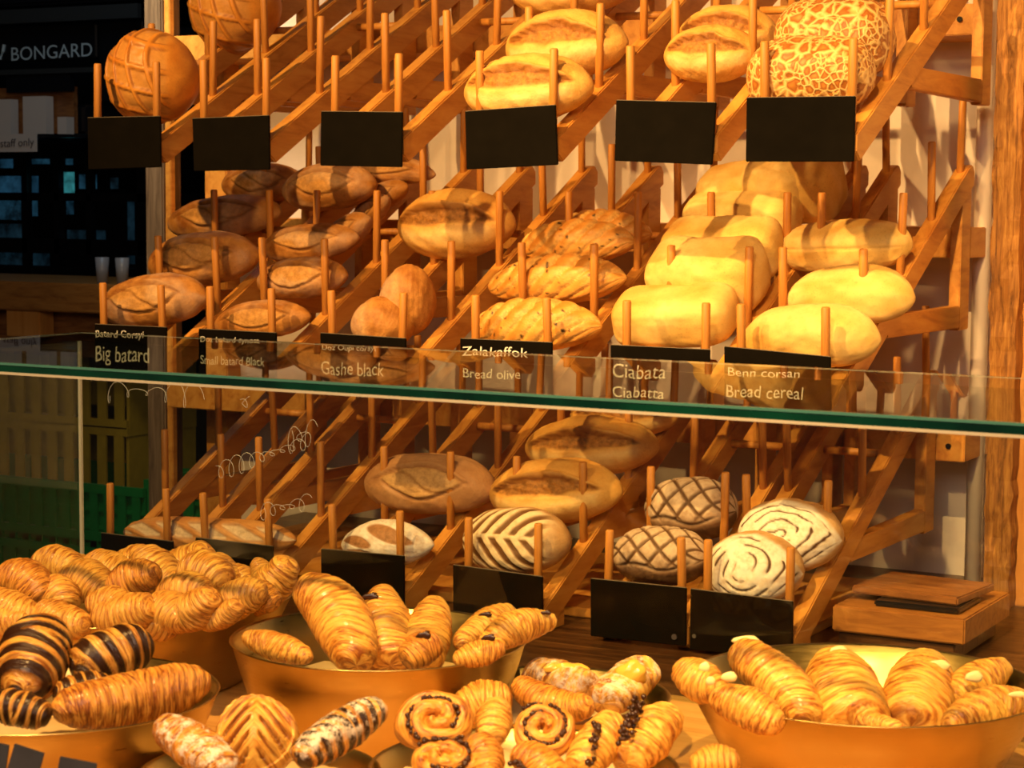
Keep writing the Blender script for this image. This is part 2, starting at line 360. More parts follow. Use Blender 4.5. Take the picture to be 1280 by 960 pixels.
gs = empty('glass_side_pane', (XC, 1.4, ZC), 'upright clear glass side pane at the left end of the case', 'glass pane')
MB().box((XC-.004, YFg+.02, ZC), (XC, YB-.008, ZG-T-.001)).build('glass_sheet', M['pane'], gs)
# faint script reflection, built as white cursive curves on the back pane
q = N('faint_script_reflection'); tr = q.n('ShaderNodeBsdfTransparent'); df = q.n('ShaderNodeBsdfDiffuse'); df.inputs[0].default_value = (.8, .8, .78, 1)
mx = q.n('ShaderNodeMixShader'); mx.inputs[0].default_value = .42; q.l(tr.outputs[0], mx.inputs[1]); q.l(df.outputs[0], mx.inputs[2]); q.l(mx.outputs[0], q.out.inputs[0]); M['script'] = q.m
def scribble(x0, y0, x1, y1, loops, hgt, r=.00035, ph=0):
    pts = []
    for i in range(loops*14+1):
        s = i/(loops*14); a_ = s*loops*2*PI+ph; hh = hgt*(.6+.4*math.sin(7*s+ph))
        pts.append(at_y(x0+(x1-x0)*s+6*math.sin(a_), y0+(y1-y0)*s-hh*.5*math.cos(a_), YB-.0075))
    return pts
sb = MB()
for arg in ((132, 488, 250, 494, 5, 34, 2), (270, 590, 385, 552, 9, 26, 0), (360, 548, 392, 544, 3, 40, 1), (325, 640, 385, 628, 5, 22, 1), (300, 505, 312, 503, 1, 18, 0)):
    sb.tube(scribble(*arg[:6], ph=arg[6]), .00035, 4)
sb.build('script_reflection', M['script'], gb)
# screw plates etc. are with the signs

# ------------------------------------------------------------------ bread racks
UP = [(109, 201), (240, 337), (401, 503), (581, 696), (768, 894), (932, 1068)]
MI = [(118, 208), (248, 345), (400, 507), (575, 690), (763, 887), (905, 1038)]
LO = [(125, 215), (243, 341), (401, 506), (566, 678), (738, 858), (862, 990)]
YM = [(146, 121), (407, 447), (668, 745)]   # sign tops left/right, for reference
def ytop(t, x): a_, b_ = ((155, 145), (1000, 121)) if t == 0 else (((163, 407), (972, 446)) if t == 1 else ((170, 668), (925, 747))); return a_[1]+(b_[1]-a_[1])*(x-a_[0])/(b_[0]-a_[0])
names = ['upper', 'middle', 'lower']
RW = .030; RH = .046; DR = .0082; DL = .165
ct, st_ = math.cos(math.atan(RISE)), math.sin(math.atan(RISE))
rng = random.Random(7)
RX = [[], [], []]
dowel_me = MB().tube([(0, 0, -.03), (0, 0, DL-.003), (0, 0, DL)], DR, 12)
# soften the top: replace last ring
for i in range(24, 36):
    x, y, z = dowel_me.v[i]; dowel_me.v[i] = (x*.8, y*.8, z)
dowel_mesh = dowel_me.mesh('dowel'); dowel_mesh.materials.append(M['dowel'])
dowel_mesh.polygons.foreach_set('use_smooth', [len(p.vertices) < 5 for p in dowel_mesh.polygons])
for t, cols in enumerate((UP, MI, LO)):
    z0 = Z0[t]
    R = empty('bread_rack', (-1.1, YF, z0), '%s tier of the wooden dowel bread rack on the wall' % names[t], 'bread rack', None)
    for ci, (xa, xb) in enumerate(cols):
        ya = ytop(t, xa)+45
        XL = at_y(xa+9+xa*.013, ya, YF).x; XR = at_y(xb-7, ya, YF).x
        RX[t] += [XL, XR]
        for X in (XL, XR):
            x0, x1 = X-RW/2, X+RW/2
            y1 = YF+SL; zb = z0+RISE*SL
            prof = [(YF, z0-.030), (YF, z0), (y1-.02, zb), (y1+.006, zb+.006), (y1+.02, zb-.008), (y1+.02, zb-.038), (YF+.022, z0-RH)]
            if t == 2: prof = [(YF, z0-.034), (YF, z0), (y1-.02, zb), (y1+.006, zb+.006), (y1+.02, zb-.008), (y1+.02, zb-.038), (YF+.022, z0-.046)]
            rl = MB().prism(prof, x0, x1).build('rail', M['rail'], R, bev=.0025)
            #  stop blocks between the dowels, as the rail tops are notched
            for k, s in enumerate((.008, .20, .40, .60, .785)):
                d = bpy.data.objects.new('dowel', dowel_mesh); C.objects.link(d); d.parent = rl
                tt = Vector((0, 0, 0)); p_ = rl
                while p_ is not None: tt += p_.location; p_ = p_.parent
                d.location = Vector((X+rng.uniform(-.002, .002), YF+s, z0+RISE*s-.002))-tt
                d.rotation_euler = (rng.uniform(-.02, .06), rng.uniform(-.025, .025), 0)
            MB().box((x0+.003, y1-.055, z0+.085), (x1-.003, y1+.012, zb-.045)).build('upright', M['rail'], R, bev=.002)
            MB().prism([(YF+.30, z0+.112), (YF+.355, z0+.137), (y1-.056, z0+.137), (y1-.056, z0+.09), (YF+.30, z0+.095)], x0+.002, x1-.002).build('brace', M['rail'], R, bev=.002)
        for s in (.57,):
            zz = z0+RISE*s-.02
            MB().tube([(XL+RW/2-.002, YF+s, zz), (XR-RW/2+.002, YF+s, zz)], .0085, 10).build('cross_rod', M['dowel'], R, smooth=True)
    xa_ = RX[t][0]-.06 if t else RX[t][0]-.05
    MB().box((at_y(262, 300, YW).x, YF+SL+.02, z0+.235), (at_y(1236, 300, YW-.05).x, YW-.001, z0+.30)).build('wall_batten', M['rail'], R, bev=.002)
    for xs in (at_y(1215, 290, YW-.06).x,):
        MB().tube([(xs, YF+SL+.015, z0+.268), (xs, YF+SL+.03, z0+.268)], .006, 12).build('screw', M['black'], R)
MB().box((at_y(190, 760, 3.6).x, 3.60, ZL+.001), (at_y(1000, 760, 3.6).x, 4.2, ZL+.020)).build('base_board', M['rail'], R, bev=.002)
# feet of the lower tier: blocks carrying the rails on the shelf
Rl = [o for o in bpy.data.objects if o.name.startswith('bread_rack')][-1]
for X in RX[2]:
    MB().prism([(YF+.004, -0.031+Z0[2]), (YF+.06, ZL+.001), (YF-.0+.02, ZL+.001), (YF+.003, Z0[2]-.04)][::-1] if False else [(YF+.03, ZL+.001), (YF+.03, Z0[2]-.028), (YF+.09, Z0[2]+.004), (YF+.09, ZL+.001)], X-RW/2+.002, X+RW/2-.002).build('foot', M['rail'], Rl)

# ------------------------------------------------------------------ chalkboards
def board(t, ci, corners, lines, label):
    # corners: tl tr br bl px ; upright plate hanging in front of the rail ends
    Y = YF-.012
    P = [at_y(x, y, Y) for x, y in corners]
    if t != 9:
        pass
    c = sum(P, Vector())/4
    E = empty('chalkboard', (c.x, Y, P[3].z), label, 'sign', 'chalkboards along the bread rack')
    th = .005
    q_ = [P[3], P[2], P[2]+Vector((0, th, 0)), P[3]+Vector((0, th, 0)), P[0], P[1], P[1]+Vector((0, th, 0)), P[0]+Vector((0, th, 0))]
    MB().hexa(q_).build('plate', M['slate'], E, bev=.0012)
    # worn edge strip on the top
    q2 = [P[0]+Vector((.001, .0006, -.0004)), P[1]+Vector((-.001, .0006, -.0004)), P[1]+Vector((-.001, .004, -.0004)), P[0]+Vector((.001, .004, -.0004)),
          P[0]+Vector((.001, .0006, .0006)), P[1]+Vector((-.001, .0006, .0006)), P[1]+Vector((-.001, .004, .0006)), P[0]+Vector((.001, .004, .0006))]
    MB().hexa(q2).build('worn_edge', M['slate_edge'], E)
    ex = (P[2]-P[3]).normalized(); ey = Vector((0, 0, 1))
    for (s, px0, px1, py, hpx) in lines:
        O = at_y(px0, py, Y); O1 = at_y(px1, py+(px1-px0)*.03, Y)
        h = hpx/F*(O-CAM).dot(fw)
        o = gtext(s, 'chalk_writing', M['chalk'], O, O1-O, (0, 0, 1), (O1-O).length, h, E, depth=.0012, shear=.05)
    return E
pos = ['first', 'second', 'third', 'fourth', 'fifth', 'sixth']
UC = [[(109,147),(200,145),(201,209),(110,212)], [(240,148),(336,144),(337,212),(242,214)], [(401,139),(503,140),(502,209),(400,207)],
      [(581,139),(694,131),(697,206),(583,212)], [(770,125),(895,128),(890,206),(768,201)], [(933,122),(1069,120),(1067,202),(932,202)]]
for i, c_ in enumerate(UC):
    board(0, i, c_, [], 'blank black chalkboard on the upper rack tier, %s from the left' % pos[i])
MC = [[(118,405),(208,409),(208,470),(118,466)], [(248,411),(345,416),(345,480),(248,476)], [(400,416),(507,423),(507,492),(400,486)],
      [(575,423),(690,428),(690,500),(575,495)], [(763,431),(887,437),(887,515),(763,509)], [(905,433),(1038,446),(1038,528),(905,515)]]
TX = [[('Batard Corsyi', 120, 180, 421, 9), ('Big batard', 120, 187, 451, 20)],
      [('Doz batard cynosa', 251, 325, 427, 7), ('Small batard Black', 251, 331, 455, 11)],
      [('Doz Oupi corsyi', 403, 470, 437, 7), ('Gashe black', 402, 480, 468, 17)],
      [('Zalakaffok', 578, 660, 444, 12), ('Bread olive', 579, 651, 472, 12)],
      [('Ciabata', 766, 832, 472, 18), ('Ciabatta', 766, 830, 496, 14)],
      [('Benn corsan', 910, 1000, 470, 11), ('Bread cereal', 908, 1004, 496, 16)]]
wds = ['Big batard', 'Small batard Black', 'Gashe black', 'Bread olive', 'Ciabatta', 'Bread cereal']
for i, c_ in enumerate(MC):
    board(1, i, c_, TX[i], 'black chalkboard on the middle tier reading %s' % wds[i])
LC = [[(126,666),(216,677),(216,740),(126,730)], [(244,672),(341,683),(341,750),(244,738)], [(401,686),(505,695),(505,757),(401,752)],
      [(566,706),(678,721),(678,776),(566,766)], [(738,723),(858,735),(857,808),(738,795)], [(863,736),(991,752),(990,825),(862,812)]]
ext = ['left end, above the full croissant bowl', 'second from the left, above the full croissant bowl', 'in front of the white striped loaf', 'in front of the leaf striped loaf',
       'in front of the brown rye loaves', 'in front of the floured swirl loaves']
for i, c_ in enumerate(LC):
    E = board(2, i, c_, [], 'blank black chalkboard on the lower tier, %s' % ext[i])
    for (sx, sy) in {4: [(843, 796)], 5: [(868, 795), (977, 813)]}.get(i, []):
        c0 = at_y(sx, sy, YF-.012); MB().tube([c0, c0-Vector((0, .002, 0))], .0055 if i == 4 else .004, 14).build('screw', M['screw'] if i == 5 else M['ink'], E)
# ------------------------------------------------------------------ breads
def grid_mesh(name, P, attrs, mat, cap=True):
    n, m_ = P.shape[:2]; me = bpy.data.meshes.new(name)
    V = P.reshape(-1, 3); i = np.arange(n-1)[:, None]*m_; k = np.arange(m_)[None, :]; k2 = (k+1) % m_
    q_ = np.stack([i+k, i+k2, i+m_+k2, i+m_+k], -1).reshape(-1, 4)
    faces = [tuple(int(z) for z in r) for r in q_]
    if cap: faces += [tuple(range(m_))[::-1], tuple((n-1)*m_+z for z in range(m_))]
    me.from_pydata([tuple(v) for v in V.tolist()], [], faces)
    for a_, arr in attrs.items():
        at = me.attributes.new(a_, 'FLOAT', 'POINT'); at.data.foreach_set('value', np.clip(arr, -1e3, 1e3).astype(np.float32).ravel())
    me.polygons.foreach_set('use_smooth', [True]*len(me.polygons)); me.materials.append(mat); return me
def fbm(P, seed, f=1.0, octv=4):
    r = np.random.RandomState(seed); o = np.zeros(P.shape[:-1]); amp = 1.0
    for j in range(octv):
        for _ in range(3):
            kx = r.normal(size=3)*f*(1.9**j); o += amp*np.sin(P@kx+r.uniform(0, 6.28))/3
        amp *= .5
    return o
def sstep(a, b, x): x = np.clip((x-a)/(b-a), 0, 1); return x*x*(3-2*x)
QC = .72
def loaf_mesh(kind, L, W, H, seed):
    fine = kind in ('swirl', 'rye', 'leaf', 'boule', 'white_stripe')
    n, m_ = (170, 150) if fine else (110, 96)
    th = np.linspace(.02, PI-.02, n); t = -np.cos(th); a = np.linspace(0, 2*PI, m_, endpoint=False)
    T, A = np.meshgrid(t, a, indexing='ij')
    px_, ex_ = {'batard': (2.5, .60), 'small': (2.4, .64), 'ear': (2.1, .60), 'olive': (2.2, .62), 'boule': (2, .5), 'swirl': (2, .5), 'rye': (2.6, .5), 'leaf': (2.3, .55),
              'white_stripe': (2, .72), 'ciabatta': (7, .40), 'pointed': (3.2, .62), 'slipper': (3.2, .5), 'tiger': (4, .46), 'baguette': (4, .62), 'rustic': (2.8, .55), 'end_on': (2, .55)}[kind]
    R = np.power(np.clip(1-np.abs(T)**px_, 0, 1), ex_)
    se = {'ciabatta': .62, 'slipper': .8, 'pointed': .8, 'tiger': .85}.get(kind, 1.0)
    cy = np.cos(A); sz = np.sin(A); cy = np.sign(cy)*np.abs(cy)**se; sz = np.sign(sz)*np.abs(sz)**se
    sz = np.where(sz < 0, sz*.82, sz)
    q_ = (A-PI/2); q_ = (q_+PI) % (2*PI)-PI; v = (q_-QC)/1.15; x = T
    B = np.stack([x*1.3, cy*R, sz*R], -1)
    nz = fbm(B*2.2, seed, 1.0, 4)
    d = .04*nz+.02*fbm(B*7, seed+21, 1.2, 3); cut = np.zeros_like(T); dark = np.zeros_like(T); flour = np.zeros_like(T); olive = np.zeros_like(T)
    wob = .05*fbm(B*3, seed+9, 1.6, 3)
    def groove(line, w_, xm, dep, x0=0., msk=None):
        nonlocal d, cut, dark
        s = sstep(1, .8, np.abs((x-x0)/xm)); g = np.exp(-((v-line+wob)/w_)**2)*s
        if msk is not None: g = g*msk
        d = d-dep*g+dep*.55*np.exp(-((v-line+wob+w_*1.7)/(w_*1.2))**2)*s; dark = np.maximum(dark, g*.55)
        return g
    if kind in ('batard', 'small', 'rustic'):
        A_ = -.42*(1-(x/.72)**2)+.06; Bm = .55*(1-((x-.08)/.62)**2)+.06
        groove(A_, .05, .8, .12); groove(Bm, .05, .68, .10, .08)
        if kind != 'small': groove(.30*np.sin(4.5*x)+.08*x+.1, .04, .55, .08, .1)
        ins = sstep(-.04, .06, v-A_)*sstep(-.04, .06, Bm-v)*sstep(1, .8, np.abs(x/.72)); cut = np.maximum(cut, ins*.5); dark = np.maximum(dark, .25*sstep(.7, 1.5, nz))
        d += ins*.02*fbm(B*9, seed+3, 1, 3)
        flour = .16*sstep(-.2, .6, nz)
    elif kind == 'ear':
        up_ = -.32*(1-(x/.9)**2)+.12+wob; lo_ = up_+.52*(1-(x/.9)**2)
        s = sstep(1, .85, np.abs(x/.86)); w1 = sstep(0, .035, v-up_)*sstep(.0, .12, lo_-v+.04)*s
        d = d-.13*w1+.16*np.exp(-((v-up_+.06)/.06)**2)*s+w1*.05*fbm(B*14, seed+5, 1, 3); cut = np.maximum(cut, w1)
        dark = np.maximum(dark, .8*np.exp(-((v-up_-.01)/.055)**2)*s); d += .05*sstep(0, .3, v-lo_)*s*sstep(1.1, .5, v)
        flour = .55*sstep(0.02, .25, v-lo_)*sstep(.95, .55, v)*s
    elif kind == 'olive':
        ph = x*3.5+v*1.3+.8*v*v+wob*2; fr = ph-np.floor(ph); d += .13*np.sqrt(np.clip(1-(2*fr-.9)**2, 0, 1))*sstep(1.25, .9, np.abs(v))*sstep(1, .9, np.abs(x))-.04
        cut = sstep(.52, .72, fr)*sstep(.99, .93, fr)*.55*sstep(1.1, .9, np.abs(v)); dark = .5*np.exp(-((fr-.25)/.18)**2)*sstep(1, .6, np.abs(v))*.5
        r = np.random.RandomState(seed)
        for _ in range(16):
            xx, vv = r.uniform(-.8, .8), r.uniform(-.7, .8); g = np.exp(-(((x-xx)*L/2)**2+((v-vv)*W*.55)**2)/(r.uniform(.0022, .0042)**2)); olive = np.maximum(olive, sstep(.3, .6, g)); d += .02*g
    elif kind == 'boule':
        # lattice pressed into the face that looks at the shop
        fx = x*math.cos(.5)+cy*R*0; yy = -cy*R; zz = sz*R
        U = x*1.0+.25*zz; Vv = zz*.9-.35*yy+.25*x
        face = sstep(.0, .2, yy*.45+zz*.25-x*.85+.50)
        gu = np.abs(((U*2.6+.3) % 1)-.5)*2; gv = np.abs(((Vv*2.3+.2) % 1)-.5)*2
        cell = sstep(.9, .7, np.maximum(gu, gv)); d = d*.5-.05*cell*face+.015*face; flour = .15*cell*face; cut = .35*cell*face
        dark = .75*face*np.exp(-((np.maximum(gu, gv)-.78)/.07)**2)
    elif kind in ('ciabatta', 'slipper', 'pointed'):
        flour = .35+.5*nz; d = d*1.0; d = d+.03*np.sin(3*x+seed)*cy
        if kind == 'slipper':
            g = np.exp(-((v-.42-.10*x)/.035)**2)*sstep(1, .85, np.abs(x)); d -= .06*g; dark = .12*g
    elif kind == 'rye':
        U = x*1.35+v*.85; Vv = x*1.35-v*.85; gu = np.abs(((U*1.55+.5) % 1)-.5)*2; gv = np.abs(((Vv*1.55+.5) % 1)-.5)*2
        mk = sstep(.62, .35, v)*sstep(-1.6, -1.1, v); g = np.maximum(sstep(.70, .95, gu), sstep(.70, .95, gv))*mk
        d = d-.075*g; cut = g*.35; dark = np.maximum(.75*g, .7*sstep(.35, .9, v)); flour = .85*(1-g)*sstep(.8, .2, v)+.15
        g2 = np.exp(-((v-.5-.1*np.sin(5*x))/.05)**2)*sstep(.9, .6, np.abs(x)); d -= .06*g2; dark = np.maximum(dark, g2)
    elif kind == 'leaf':
        vv = v-.05-.1*x; ph = x*3.6-np.abs(vv)*1.7+(vv > 0)*.3+wob; fr = (ph % 1); mk = sstep(.85, .55, x)*sstep(1.15, .95, np.abs(v))*sstep(.03, .08, np.abs(vv))
        g = sstep(.40, .50, fr)*sstep(.95, .85, fr)*mk; d = d-.055*g; dark = .95*g; flour = .95*(1-g)*sstep(1.1, .8, np.abs(v))*sstep(.95, .6, x)+.1; cut = .2*g
    elif kind == 'white_stripe':
        f1 = -.62+.15*x; c1_ = .18*np.sin(2.2*x+1.2)-.02; 
        lens1 = np.exp(-(((v-(-.2+.65*(x-.25)))/.34)**2+((x-.25)/.52)**2)**2); lens2 = np.exp(-(((v-(.05+.5*(x+.45)))/.24)**2+((x+.45)/.44)**2)**2); lens3 = np.exp(-(((v-.55)/.16)**2+((x+.35)/.36)**2)**2)
        g = np.maximum(np.maximum(lens1, lens2), lens3); g = sstep(.35, .6, g); d -= .05*g; cut = g*.7; flour = 1.0*(1-g); dark = .25*g
    elif kind == 'swirl':
        yy = v*1.1; rr = np.sqrt((x*1.02)**2+yy**2)+1e-4; an = np.arctan2(yy, x); ww = .16*fbm(np.stack([x*2, yy*2, x*0], -1), seed+2, 1.5, 3)
        ph = rr*4.4+an/(2*PI)*1.0+ww*2.2+.35*np.sin(2*an+seed); fr = ph % 1; br = sstep(-.55, -.1, fbm(np.stack([x*4, yy*4, x*0], -1), seed+4, 1.3, 3))
        g = np.exp(-((fr-.5)/.10)**2)*br*sstep(1.05, .9, rr); d -= .035*g; dark = np.clip(g*1.7, 0, 1); flour = np.ones_like(T)*sstep(1.25, 1.0, rr)
    elif kind == 'baguette':
        ph = x*2.6+.2-v*.30; fr = ph % 1; c_ = (fr-.5)*2; g = sstep(.55, .3, np.abs(v+.1-.55*c_*.6)+np.abs(c_)*.33); d = d-.10*g+.07*np.exp(-((np.abs(v+.1-.33*c_)-.45)/.1)**2)*sstep(1, .7, np.abs(c_)); cut = g*.8; dark = .5*np.exp(-((g-.5)/.25)**2); flour = .3*g
    elif kind == 'end_on':
        g = np.exp(-((x+.55)/.10)**2)*.5; d -= .06*g; cut = g; flour = .25*sstep(-.2, -.9, x)
    Hh = H/1.82*2/2*1.0
    rad = R*(1+d)+0*R
    Px = T*(L/2)*(1+.01*nz); Py = cy*(W/2)*rad; Pz = sz*Hh*rad + H*(-.09*.0)
    if kind in ('batard', 'ear', 'rustic'): Py = Py+W*.06*np.sin(T*1.6)
    if kind == 'pointed': Pz = Pz-.10*H*np.abs(T)**3
    Pz = Pz*1.0
    return grid_mesh('loaf_'+kind, np.stack([Px, Py, Pz], -1), dict(cut=cut, dark=dark, flour=flour, olive=olive), BM[kind]) if False else (np.stack([Px, Py, Pz], -1), dict(cut=cut, dark=dark, flour=flour, olive=olive))
BM = {
 'batard': mat_bread('batard_crust', (.28, .095, .016), (.62, .29, .07), crumb=(.78, .44, .14), dark=(.12, .035, .006), nz=34),
 'ear': mat_bread('pale_loaf_crust', (.66, .31, .055), (.84, .50, .14), crumb=(.50, .22, .045), dark=(.17, .045, .008), flour=(.95, .76, .36)),
 'olive': mat_bread('olive_loaf_crust', (.52, .19, .025), (.82, .42, .09), crumb=(.92, .62, .20), dark=(.30, .09, .014), rough=.4),
 'boule': mat_bread('boule_crust', (.60, .20, .025), (.80, .34, .05), crumb=(.58, .30, .07), flour=(.72, .48, .2), dark=(.3, .1, .02), rough=.42, bs=.15),
 'ciabatta': mat_bread('ciabatta_crust', (.62, .34, .07), (.80, .54, .15), flour=(.88, .68, .28), nz=9, bs=.2, rough=.7),
 'rye': mat_bread('rye_crust', (.18, .075, .03), (.32, .15, .06), crumb=(.40, .19, .07), dark=(.035, .012, .004), flour=(.62, .48, .36), nz=40),
 'leaf': mat_bread('leaf_loaf_crust', (.42, .20, .07), (.62, .36, .14), dark=(.12, .045, .012), flour=(.85, .70, .48)),
 'white_stripe': mat_bread('striped_loaf_crust', (.45, .2, .07), (.66, .35, .14), crumb=(.62, .32, .16), dark=(.18, .07, .02), flour=(.95, .90, .84)),
 'swirl': mat_bread('floured_crust', (.5, .27, .1), (.7, .45, .2), dark=(.10, .045, .02), flour=(.97, .92, .84), bs=.2),
 'baguette': mat_bread('baguette_crust', (.50, .21, .06), (.70, .36, .12), crumb=(.82, .62, .38)),
 'rustic': mat_bread('rustic_crust', (.36, .17, .07), (.56, .30, .13), flour=(.7, .52, .34)),
}
BM['tiger'] = mat_tiger('tiger_crust')
for k_, v_ in (('small', 'batard'), ('pointed', 'ciabatta'), ('slipper', 'ciabatta'), ('end_on', 'batard')): BM[k_] = BM[v_]
TILT = math.atan(RISE)
def bread(name, kind, box, tier, label, cat='bread', lift=0.0, yaw=0.0, roll=0.0, wr=1.06, tilt=.0, group=None, seed=None, hs=1.0, part=None):
    x0, x1, y0, y1 = box; cx, cy_ = (x0+x1)/2, (y0+y1)/2; wpx, hpx = x1-x0, y1-y0
    seed = seed if seed is not None else int(cx*7+cy_*13) % 9999
    z0 = Z0[tier]; H = .1; d = ray(cx, cy_)
    for _ in range(4):
        off = H*.42+lift
        # plane of the rail tops lifted by off along its normal
        nrm = Vector((0, -math.sin(TILT), math.cos(TILT))); p0 = Vector((0, YF, z0))+nrm*off
        s = (p0-CAM).dot(nrm)/d.dot(nrm); P = CAM+d*s; Z = s
        u = (cx-640)/F; cz = (math.cos(TH)+u*math.sin(TH))/math.sqrt(1+u*u)
        roll_ = roll; cr, sr = abs(math.cos(yaw)), abs(math.sin(yaw))
        happ = hpx*Z/F; wapp = wpx*Z/F
        if roll: happ = max(happ*.6, happ-abs(math.sin(roll))*wapp*.55)
        ta = TILT+.09+tilt; H = hs*happ/math.sqrt(math.cos(ta)**2+(wr*math.sin(ta))**2); W = H*wr
        ang = math.acos(min(1, cz))-yaw; c2, s2 = abs(math.cos(ang)), abs(math.sin(ang))
        L = math.sqrt(max((wapp**2-(W*s2)**2), .0009))/max(c2, .25)
    Pm, at = loaf_mesh(kind, L, W, H, seed)
    me = grid_mesh(name, Pm, at, BM[kind])
    o = bpy.data.objects.new(name, me); C.objects.link(o)
    o.matrix_world = Matrix.Translation(P) @ Matrix.Rotation(yaw, 4, 'Z') @ Matrix.Rotation(TILT+tilt, 4, 'X') @ Matrix.Rotation(-roll, 4, 'Y')
    tag(o, label, cat, group); return o
